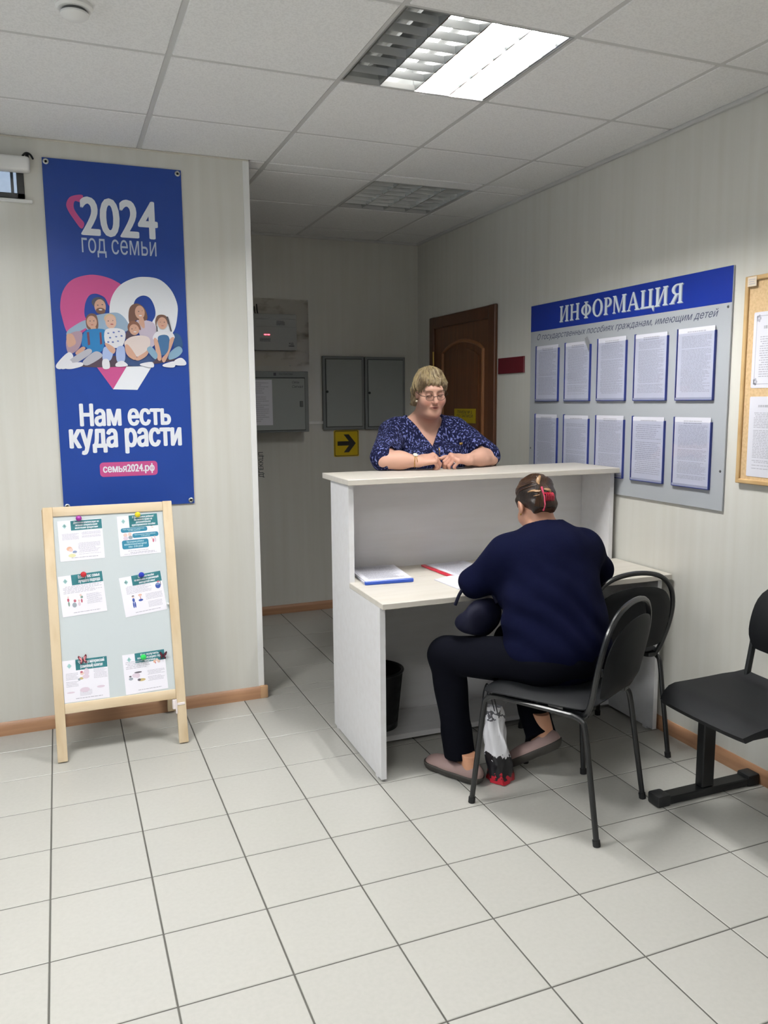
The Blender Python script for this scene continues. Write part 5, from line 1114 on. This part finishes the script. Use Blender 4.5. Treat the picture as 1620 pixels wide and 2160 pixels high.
# hair
def paint_none(P): return np.tile(lin3('9d8a6e'), (len(P), 1))
HAIRF = mat('hair_fair', '75634a', 0.5, noise=('b3a17e', (60, 60, 16), 4, 0.45, 0.75), bump=((260, 260, 30), 0.5, 0.004))
def hair_w(v):
    k = HD.sc; E = lambda c, r, kk=.012, op='add': v.ell(HD.p(*c), np.array(r) * k, kk, op, HD.R)
    E((0, -.024, .044), (.086, .101, .092), 0); E((0, -.075, -.035), (.066, .040, .062), .03)
    for q in (-1, 1): v.cap(HD.p(q * .076, -.004, .045), HD.p(q * .080, -.020, .012), .018, .016, .02); v.cap(HD.p(q * .072, -.045, .0), HD.p(q * .070, -.052, -.070), .026, .017, .02)
    E((.006, .115, -.028), (.078, .075, .100), .010, 'sub')
    for q in (-1, 1): E((q * .088, .004, -.016), (.028, .022, .034), .006, 'sub')
    v.cap(HD.p(.050, .055, .090), HD.p(-.020, .080, .070), .020, .010, .020); v.cap(HD.p(-.030, .066, .085), HD.p(-.066, .046, .052), .014, .009, .014); v.cap(HD.p(.050, .060, .080), HD.p(.070, .040, .045), .016, .010, .014)
lo, hi = HD.c - .17, HD.c + .17
v = Vol(lo, hi, .0030); hair_w(v)
for q in (-1, 1): v.cap(HD.p(q * .072, -.05, -.055), HD.p(q * .090, -.062, -.082), .018, .008, .015)
v.cap(HD.p(.03, .02, .125), HD.p(-.045, .03, .118), .016, .010, .02)
def strands(X, Y, Z):
    P = np.stack([X, Y, Z], -1); L = (P - HD.c) @ HD.R; a = np.arctan2(L[..., 0], L[..., 1] + .05); return .0022 * np.sin(a * 46 + 14 * L[..., 2] / .1) + .0016 * np.sin(a * 27 - 9 * L[..., 2] / .1 + 2) + .0022 * nz(X, Y, Z, 55, 5)
v.warp(strands)
vobj('hair', v, HAIRF, wo, label='short fair layered hair with a side fringe')
from mathutils.bvhtree import BVHTree
def comb(root, hair, hd, cen, ways, m, seed, name, lift=.0016):
    """fine locks laid over a head of hair: each way = (start direction, end direction) in head axes"""
    w_ = wmat(root); hb_ = BVHTree.FromPolygons([w_ @ q.co for q in hair.data.vertices], [tuple(q.vertices) for q in hair.data.polygons]); rn = random.Random(seed); o_ = V(hd.p(*cen)); bm = bmesh.new()
    for a, b_ in ways:
        a = V(a).normalized(); b_ = V(b_).normalized(); pts = []
        for i in range(9):
            d_ = a.slerp(b_, i / 8) if hasattr(a, 'slerp') else a.lerp(b_, i / 8)
            d_ = V(hd.R @ np.array(d_)).normalized(); h_ = hb_.ray_cast(o_ + d_ * .25, -d_, .25)
            if h_[0] is not None: pts.append(h_[0] + d_ * lift * (1 if i < 8 else 2.2))
        if len(pts) < 6: continue
        r = rn.uniform(.0022, .0036); n_ = len(pts) - 1
        tube(bm, pts, [r * (.25 + .75 * math.sin(math.pi * min(1, .15 + .85 * i / n_))) for i in range(n_ + 1)], 6)
    o = obj(name, bm, m, root); o['kind'] = 'stuff'; return o
hw_ = [o for o in children(wo) if o.name.split('.')[0] == 'hair'][0]
rn = random.Random(3); ways = []
for k in range(70):
    az = math.radians(-165 + 330 * (k + rn.random()) / 70); fr_a = abs(az) < math.radians(62)
    el = rn.uniform(.30, .55) if fr_a else rn.uniform(-.75, -.25) - .15 * (abs(az) > 2)
    ways.append(((.10 + rn.uniform(-.12, .12), -.15 + rn.uniform(-.2, .2), 1), (math.sin(az - (.30 if fr_a else 0)), math.cos(az - (.30 if fr_a else 0)), el)))
HAIRL = mat('hair_fair_light', 'a8966f', 0.45, noise=('6f5d43', (70, 70, 20), 3, 0.4, 0.7))
comb(wo, hw_, HD, (0, -.02, .02), ways, HAIRL, 1, 'hair_strands')
# brows, lashes, glasses, jewellery
BROW = mat('brow', '7a5f4e', 0.7); LASH = mat('lash', '4a3430', 0.6)
for q in (-1, 1):
    bm = bmesh.new(); tube(bm, catmull([HD.p(q * .014, .0925, .026), HD.p(q * .030, .0915, .0315), HD.p(q * .047, .080, .027)], 5), .0020, 6); obj('eyebrow', bm, BROW, wo)
    bm = bmesh.new(); tube(bm, catmull([HD.p(q * .0165, .0855, .0015), HD.p(q * .031, .0905, -.0015), HD.p(q * .0465, .080, .001)], 5), .0013, 6); obj('eyelash', bm, LASH, wo)
gl = bpy.data.objects.new('glasses', None); gl.empty_display_size = .03; COL.objects.link(gl); gl.parent = wo
GF = mat('glasses_frame', '2c2624', 0.3, 0.6)
for q in (-1, 1):
    rim = [HD.p(q * .0325 + .0225 * math.cos(t_) * 1.0, .1035 - .16 * abs(.0225 * math.cos(t_) * q + .0)**1.0 * (1 if math.cos(t_) * q > 0 else .2), -.004 + .0165 * math.sin(t_)) for t_ in np.linspace(0, 2 * math.pi, 25)[:-1]]
    bm = bmesh.new(); tube(bm, rim, .0010, 6, closed=True); obj('rim', bm, GF, gl)
    bm = bmesh.new(); bm.faces.new([bm.verts.new(p) for p in rim]); bmesh.ops.solidify(bm, geom=bm.faces[:], thickness=.0012); obj('lens', bm, glass('spectacle_lens', (250, 250, 250), 0.05), gl)
    bm = bmesh.new(); tube(bm, [HD.p(q * .055, .0995, .004), HD.p(q * .0765, .085, .006), HD.p(q * .0815, .04, .006), HD.p(q * .0825, .0, .005)], .0014, 6); obj('temple', bm, GF, gl)
bm = bmesh.new(); tube(bm, catmull([HD.p(-.011, .104, .001), HD.p(0, .1085, .004), HD.p(.011, .104, .001)], 4), .0013, 6); obj('bridge', bm, GF, gl)
bm = bmesh.new(); bmesh.ops.create_uvsphere(bm, u_segments=12, v_segments=8, radius=.0058, matrix=Mx.Translation(HD.p(.079, .004, -.047))); bmesh.ops.create_uvsphere(bm, u_segments=12, v_segments=8, radius=.0058, matrix=Mx.Translation(HD.p(-.079, .004, -.047))); obj('earrings', bm, mat('pearl', 'e8dcc8', 0.2), wo)
def loop(c, d, r, tr, n=28, sq=1.0):
    c, d = V(c), V(d).normalized(); a = d.cross(V((0, 0, 1))).normalized(); b_ = d.cross(a); bm = bmesh.new()
    tube(bm, [c + a * r * math.cos(2 * math.pi * k / n) + b_ * r * sq * math.sin(2 * math.pi * k / n) for k in range(n)], tr, 6, closed=True); return bm
wd_ = V(WRI[-1] - ELB[-1]).normalized()
w_c = V(WRI[-1]) - wd_ * .012
wt = bpy.data.objects.new('wristwatch', None); COL.objects.link(wt); wt.parent = wo
obj('bracelet', loop(w_c, wd_, .0325, .0022), MATS['gold'], wt); obj('bracelet', loop(w_c + wd_ * .006, (wd_ + V((0, .2, .15))), .0330, .0016), MATS['gold'], wt)
bm = bmesh.new(); lathe_at(bm, [(0, 0), (.0115, 0), (.0115, .004), (.0095, .0055), (0, .0055)], 20, Mx.Translation(w_c + V((-.004, -.016, .029))) @ Mx.Rotation(math.radians(30), 4, 'X')); obj('watch_face', bm, mat('watch_white', 'e6e2d4', 0.2), wt)
fr_ = V(WRI[1]) + V((-.985, -.20, -.06)).normalized() * .090 + V((0, -.012, -.010))
obj('ring', loop(fr_, (-.75, -.1, -.65), .0105, .0016, 18), mat('silver', 'e8e8ea', 0.15, 1.0), wo)

# ------------------------------------------------------------------ the seated woman
se = thing('person', (1.84, -1.25, 0), 'seated woman in a navy sweater and trousers, seen from behind, writing at the desk', 'person')
HS = Head((1.893, -1.005, 1.112), (.15, .87, -.46), roll=math.radians(3), sc=0.94)
SHS = {-1: np.array((1.706, -1.090, .935)), 1: np.array((2.062, -1.105, .938))}
ELS = {-1: np.array((1.612, -1.010, .815)), 1: np.array((2.178, -1.045, .822))}
WRS = {-1: np.array((1.760, -.800, .800)), 1: np.array((1.985, -.790, .800))}
def torso_s(v, g):
    v.ell((1.83, -1.27, .60), np.array((.205, .165, .15)) + g, .05); v.ell((1.845, -1.22, .74), np.array((.200, .150, .16)) + g, .08)
    v.ell((1.872, -1.145, .88), np.array((.198, .130, .16)) + g, .08); v.cap((1.745, -1.10, .918), (2.025, -1.115, .922), .080 + g, None, .06)
    v.cap((1.775, -1.10, .945), (1.862, -1.08, 1.012), .05 + g, None, .05); v.cap((1.99, -1.105, .945), (1.92, -1.08, 1.012), .05 + g, None, .05)
    v.ell((1.86, -1.07, .78), np.array((.17, .12, .13)) + g, .06)
v = Vol((1.50, -1.50, .44), (2.30, -.60, 1.31), .0034)
torso_s(v, -.012); v.cap((1.888, -1.080, .97), (1.893, -1.030, 1.07), .060, .057, .03); HS.build(v, 1.0)
for q in (-1, 1): v.cap(SHS[q], ELS[q], .05, .04, .03); v.cap(ELS[q], WRS[q], .042, .028, .012)
hand(v, WRS[-1], (.15, .97, -.08), (0, .05, 1), 1, (24, 28, 18)); hand(v, WRS[1], (-.45, .88, -.10), (.2, 0, .98), -1, (45, 55, 30))
vobj('body', v, SKIN, se, paint=lambda P: np.tile(lin3('bd8d76'), (len(P), 1)))
NAVY = mat('sweater_navy', '070a20', 0.95, bump=((60, 60, 60), 0.25, 0.003), spec=0.06); NAVYT = mat('trousers_navy', '080910', 0.95, spec=0.06)
v = Vol((1.48, -1.50, .46), (2.32, -.74, 1.10), .0042)
torso_s(v, .008)
for q in (-1, 1): v.cap(SHS[q], ELS[q], .074, .060, .05); v.cap(ELS[q], ELS[q] * .15 + WRS[q] * .85, .060, .040, .03)
v.warp(lambda X, Y, Z: .0045 * nz(X, Y, Z, 22, 11) + .004 * np.sin(55 * Z + 9 * np.sin(7 * X) + 4 * nz(X, Y, Z, 9, 3)) * np.exp(-((Z - .72) / .16) ** 2))
v.func(lambda X, Y, Z: np.sqrt((X - 1.892) ** 2 + ((Y + 1.055) * 1.0 + (Z - 1.015) * -.4) ** 2) - .072 - (Z - 1.005) * .3, .008, 'sub', (1.7, -1.3, .95), (2.1, -.8, 1.1))
v.func(lambda X, Y, Z: np.maximum(Z - .7565, -.965 - Y), .002, 'sub')
vobj('sweater', v, NAVY, se, label='navy blue knitted sweater')
bm = bmesh.new()
n = 12
for k in range(n): pass
tube(bm, [(1.892 + .084 * math.cos(a), -1.062 + .084 * math.sin(a) * 1.0 - .012, 1.022 + .012 * math.sin(a)) for a in np.linspace(math.radians(225), math.radians(278), 10)], .010, 8, flat=(1.0, .45)); obj('collar_band', bm, mat('collar_satin', '3c5a9c', 0.18, spec=0.9), se, label='shiny blue band at the back of the collar')
KNE = {-1: np.array((1.515, -.955, .515)), 1: np.array((1.885, -.850, .505))}
ANK = {-1: np.array((1.560, -.985, .085)), 1: np.array((1.870, -1.115, .165))}
HIP = {-1: np.array((1.735, -1.285, .555)), 1: np.array((1.925, -1.270, .555))}
v = Vol((1.40, -1.50, .04), (2.12, -.72, .74), .0048)
v.ell((1.83, -1.285, .575), (.200, .160, .105), .03)
for q in (-1, 1): v.cap(HIP[q], KNE[q], .098, .074, .05); v.cap(KNE[q] + (0, 0, -.005), ANK[q], .073, .056, .03); v.cap(ANK[q] + (KNE[q] - ANK[q]) * .25, ANK[q], .060, .058, .02)
for q in (-1, 1):
    d_ = (KNE[q] - ANK[q]) / np.linalg.norm(KNE[q] - ANK[q]); v.func(lambda X, Y, Z, d_=d_, q=q: (X - ANK[q][0]) * d_[0] + (Y - ANK[q][1]) * d_[1] + (Z - ANK[q][2]) * d_[2] - .004, .006, 'sub', ANK[q] - .12, ANK[q] + .09)
v.func(lambda X, Y, Z: np.maximum(Z - .478, np.maximum(np.maximum(np.abs((X - 1.814) * .869 + (Y + 1.313) * .495) - .22, np.abs((X - 1.814) * -.495 + (Y + 1.313) * .869) - .215), 0)), .010, 'sub', (1.40, -1.6, .40), (2.2, -1.05, .60))
v.warp(lambda X, Y, Z: .004 * nz(X, Y, Z, 20, 21))
vobj('trousers', v, NAVYT, se, label='dark navy trousers')
LEG = mat('ankle_skin', 'bd8a6c', 0.5)
SHT = mat('shoe_taupe', '8d7672', 0.6); SOLE = mat('shoe_sole', '35322e', 0.65)
def shoe(heel, toe, up, q):
    """low slip-on: heel and toe points on the sole line, up = ankle direction"""
    heel, toe = np.array(heel, float), np.array(toe, float); f = toe - heel; L = np.linalg.norm(f); f /= L; u = np.array((0, 0, 1.0)); u = u - f * (u @ f); u /= np.linalg.norm(u); s_ = np.cross(f, u)
    P = lambda a, b_, c: heel + f * a * L + s_ * b_ + u * c
    lo = np.minimum(heel, toe) - .09; hi = np.maximum(heel, toe) + .12
    R = np.stack([s_, f, u], 1)
    def foot(v, g):
        v.ell(P(.20, 0, .044), np.array((.038, .064, .046)) + g, .02, 'add', R); v.ell(P(.60, .002 * q, .034), np.array((.046, .100, .036)) + g, .03, 'add', R); v.ell(P(.86, .004 * q, .026), np.array((.042, .046, .028)) + g, .02, 'add', R)
    v = Vol(lo, hi, .0032); foot(v, 0.0)
    v.ell(P(.28, 0, .098), (.029, .072, .036), .008, 'sub', R); v.func(lambda X, Y, Z: (X - P(0, 0, .012)[0]) * u[0] + (Y - P(0, 0, .012)[1]) * u[1] + (Z - P(0, 0, .012)[2]) * u[2], .003, 'sub')
    sh = vobj('shoe', v, SHT, se, label='taupe slip-on shoe')
    v = Vol(lo, hi, .0032); foot(v, .006); b0 = P(0, 0, 0)
    v.func(lambda X, Y, Z: ((X - b0[0]) * u[0] + (Y - b0[1]) * u[1] + (Z - b0[2]) * u[2]) - .0, .002, 'sub'); v.func(lambda X, Y, Z: ((X - b0[0]) * u[0] + (Y - b0[1]) * u[1] + (Z - b0[2]) * u[2]) - .034, .003, 'and')
    o = vobj('sole', v, SOLE, sh, label='dark rubber sole')
    v = Vol(lo, hi, .0036); v.ell(P(.28, 0, .046), (.027, .060, .034), .01, 'add', R); v.cap(P(.17, 0, .05), P(.17, 0, .05) + np.array(up) * .115, .033, .034, .02); vobj('foot', v, LEG, se)
shoe((1.598, -1.095, .001), (1.488, -.850, .001), (-.08, .05, 1), -1)
shoe((1.915, -1.195, .150), (1.795, -1.005, .004), (-.10, .35, .95), 1)
# hair gathered up, clip
HAIRD = mat('hair_dark', '1c110c', 0.36, noise=('4a3424', (70, 70, 12), 4, 0.50, 0.8), bump=((240, 240, 40), 0.5, 0.004)); HAIRB = mat('hair_streak', '8f6e4a', 0.42, noise=('7d5c3c', (90, 90, 30), 3, 0.4, 0.7), bump=((240, 240, 40), 0.5, 0.004))
v = Vol(HS.c - .17, HS.c + .17, .0030)
E_ = lambda c, r, kk=.012, op='add': v.ell(HS.p(*c), np.array(r) * HS.sc, kk, op, HS.R)
E_((0, -.018, .040), (.0795, .098, .088), 0); E_((0, -.075, -.028), (.060, .038, .058), .03); E_((0, .118, -.045), (.080, .085, .100), .010, 'sub')
for q in (-1, 1): E_((q * .085, .000, -.030), (.030, .026, .036), .006, 'sub'); v.cap(HS.p(q * .068, .02, .03), HS.p(q * .064, .040, .012), .010, .005, .015)
E_((.0, -.088, .030), (.046, .030, .060), .03); v.cap(HS.p(-.012, -.100, .062), HS.p(-.004, -.092, -.02), .022, .020, .03)
E_((0, -.085, -.075), (.055, .05, .022), .012, 'sub')
v.warp(lambda X, Y, Z: .0014 * np.sin(150 * (Z - HS.c[2]) + 60 * (X - HS.c[0]) + 3 * nz(X, Y, Z, 20, 4)) + .0015 * nz(X, Y, Z, 60, 8))
ho = vobj('hair', v, HAIRD, se, label='dark brown hair twisted up at the back')
from mathutils.bvhtree import BVHTree
ho_m = ho.data; w_ = wmat(se); hb_ = BVHTree.FromPolygons([w_ @ q.co for q in ho_m.vertices], [tuple(q.vertices) for q in ho_m.polygons])
def on_hair(x, z, off=.001):
    """point on the back of the hair at head coordinates x, z"""
    h_ = hb_.ray_cast(V(HS.p(x, -.30, z)), V(HS.f))
    return (h_[0] if h_[0] is not None else V(HS.p(x, -.09, z))) - V(HS.f) * off
for zz, pts_, r_ in (('top', ((-.006, .088), (-.018, .075), (-.026, .058), (-.024, .045)), .0085), ('left', ((-.062, .030), (-.048, .026), (-.034, .020), (-.022, .020)), .0095), ('right', ((-.010, .024), (.000, .022), (.010, .018), (.020, .006)), .0115), ('low', ((-.050, .004), (-.038, .002), (-.028, .003)), .004)):
    bm = bmesh.new(); pts = catmull([on_hair(*q) for q in pts_], 6); n_ = len(pts) - 1
    tube(bm, pts, [r_ * (.35 + .65 * math.sin(math.pi * i / n_)) for i in range(n_ + 1)], 12, flat=(1.0, 1.0))
    for v_ in bm.verts:                                # press the strand flat onto the head
        L_ = (V(v_.co) - V(HS.c)); c_ = min(pts, key=lambda p: (p - v_.co).length); d_ = (v_.co - c_); nn = -V(HS.f) * .8 + V(HS.u) * .6; v_.co -= nn * d_.dot(nn) * .75
    obj('lock', bm, HAIRB, se, label='fair streak of hair')
ways = []
for k in range(60):
    az = math.radians(-100 + 200 * (k + rn.random()) / 60); ways.append(((math.sin(az), math.cos(az) * .9, .25 + .55 * rn.random()), (-.10 + .14 * rn.random(), -1, .05 + .35 * rn.random())))
for k in range(26):
    x_ = -.5 + (k + rn.random()) / 26; ways.append(((x_, -.75, -.62), (-.06 + .2 * x_, -1, .10 + .1 * rn.random())))
comb(se, ho, HS, (0, -.015, .03), ways, mat('hair_dark_light', '3a2618', 0.32), 2, 'hair_strands', .0006)
cl = bpy.data.objects.new('hair_clip', None); COL.objects.link(cl); cl.parent = se; cl['label'] = 'red plastic claw clip'
CLIP = mat('clip_red', 'a01830', 0.2); CLIPP = mat('clip_pink', 'd0506c', 0.25)
bm = bmesh.new(); tube(bm, catmull([on_hair(-.018, .032, .004), on_hair(-.017, .010, .006), on_hair(-.015, -.012, .006), on_hair(-.0155, -.030, .007), on_hair(-.016, -.046, .007), on_hair(-.0165, -.060, .006)], 4), [.0042] * 5 + [.0028] * 14 + [.0042] * 2, 8); obj('clip_bar', bm, CLIPP, cl)
for k in range(6):
    x = -.008 + .0072 * k; bm = bmesh.new(); tube(bm, catmull([on_hair(x, .004, .004), on_hair(x + .001, -.004, .012), on_hair(x + .001, -.016, .011), on_hair(x, -.030, .002)], 4), [.0030] * 12 + [.002], 6, flat=(1, .8)); obj('claw', bm, CLIP, cl)
bm = bmesh.new(); tube(bm, [on_hair(-.016, .001, .007), on_hair(.012, .000, .008), on_hair(.032, -.003, .006)], .0042, 8); obj('clip_spine', bm, CLIP, cl)
bm = bmesh.new(); bmesh.ops.create_uvsphere(bm, u_segments=10, v_segments=8, radius=.004, matrix=Mx.Translation(HS.p(.0765, .004, -.036))); bmesh.ops.create_uvsphere(bm, u_segments=10, v_segments=8, radius=.004, matrix=Mx.Translation(HS.p(-.0765, .004, -.036))); obj('earrings', bm, MATS['gold'], se)

# handbag on the lap, carrier bag on the floor
hb = thing('handbag', (1.60, -1.03, .60), 'soft navy handbag on the lap of the seated woman, under her left arm', 'bag')
v = Vol((1.44, -1.20, .56), (1.80, -.90, .82), .0045)
v.ell((1.632, -1.040, .684), (.100, .050, .074), 0, 'add', np.array(((.93, .37, 0), (-.37, .93, 0), (0, 0, 1))).T); v.ell((1.610, -1.025, .660), (.092, .055, .045), .03)
v.warp(lambda X, Y, Z: .007 * nz(X, Y, Z, 38, 31) + .0012 * np.sin(70 * (X - Y) + 30 * Z))
vobj('bag_body', v, mat('bag_navy', '090b20', 0.7, spec=0.2, bump=((50, 50, 50), .3, .004)), hb)
bm = bmesh.new(); tube(bm, catmull([(1.53, -1.00, .73), (1.56, -1.02, .80), (1.64, -1.05, .81), (1.68, -1.07, .74)], 5), .007, 8); obj('strap', bm, MATS['bag_navy'], hb)
bm = bmesh.new()
for k in range(7):
    c = V((1.688 + .001 * k, -1.105, .735 - .014 * k)); tube(bm, [c + V((.003 * math.cos(a), 0.002 * math.cos(a) * (k % 2), .007 * math.sin(a))) for a in np.linspace(0, 2 * math.pi, 11)[:-1]], .0012, 5, closed=True)
obj('chain', bm, STEEL, hb)
pb = thing('carrier_bag', (1.684, -1.080, 0), 'white plastic carrier bag with black and red print standing by the chair leg', 'bag')
bm = bmesh.new(); rings = []; nr, N = 16, 28
for j in range(nr + 1):
    q = j / nr; z = .004 + .30 * q; cx, cy = -.035 * q + .012, .030 * q; rx = .052 * (1 - .36 * q ** 1.3); ry = .048 * (1 - .62 * q ** 1.4)
    rings.append([bm.verts.new((cx + (rx + .007 * math.sin(3 * a + 9 * q) + .004 * math.sin(7 * a - 12 * q)) * math.cos(a), cy + (ry + .007 * math.sin(4 * a + 5 * q) + .003 * math.sin(9 * a + 14 * q)) * math.sin(a), z)) for a in [2 * math.pi * k / N for k in range(N)]])
for a, b_ in zip(rings, rings[1:]):
    for k in range(N): bm.faces.new((a[k], a[(k + 1) % N], b_[(k + 1) % N], b_[k]))
bm.faces.new(list(reversed(rings[0])))
bmesh.ops.rotate(bm, verts=bm.verts, cent=(0, 0, 0), matrix=Mx.Rotation(math.radians(-32), 3, 'Z'))
bagm = mat('carrier_print', 'd8d8dc', 0.3)
nt = bagm.node_tree; tc = nt.nodes.new('ShaderNodeTexCoord'); sp = nt.nodes.new('ShaderNodeSeparateXYZ'); nz_ = nt.nodes.new('ShaderNodeTexNoise'); nz_.inputs['Scale'].default_value = 45; nt.links.new(tc.outputs['Object'], nz_.inputs['Vector']); nt.links.new(tc.outputs['Object'], sp.inputs[0])
ma = nt.nodes.new('ShaderNodeMath'); ma.operation = 'MULTIPLY_ADD'; nt.links.new(nz_.outputs['Fac'], ma.inputs[0]); ma.inputs[1].default_value = .11; nt.links.new(sp.outputs[2], ma.inputs[2])
rp = nt.nodes.new('ShaderNodeValToRGB'); rp.color_ramp.interpolation = 'CONSTANT'; el = rp.color_ramp.elements; el[0].position = 0; el[0].color = lin('b0182c'); el[1].position = .085; el[1].color = lin('1c1c20')
for p_, c_ in ((.165, 'd6d6da'), (.315, '5a5a60'), (.335, 'd6d6da')): e_ = el.new(p_); e_.color = lin(c_)
nt.links.new(ma.outputs[0], rp.inputs[0]); nt.links.new(rp.outputs[0], nt.nodes['Principled BSDF'].inputs['Base Color'])
obj('bag_body', bm, bagm, pb, world=False, angle=60)
for s in (-1, 1):
    bm = bmesh.new(); tube(bm, catmull([(-.050, .022 + s * .012, .285), (-.048, .020 + s * .015, .36), (-.035, .016 + s * .012, .405), (-.022, .012 + s * .015, .36), (-.006, .006 + s * .012, .29)], 5), .006, 6, flat=(1, .35)); obj('handle', bm, mat('carrier_black', '1c1c20', 0.4), pb, world=False)
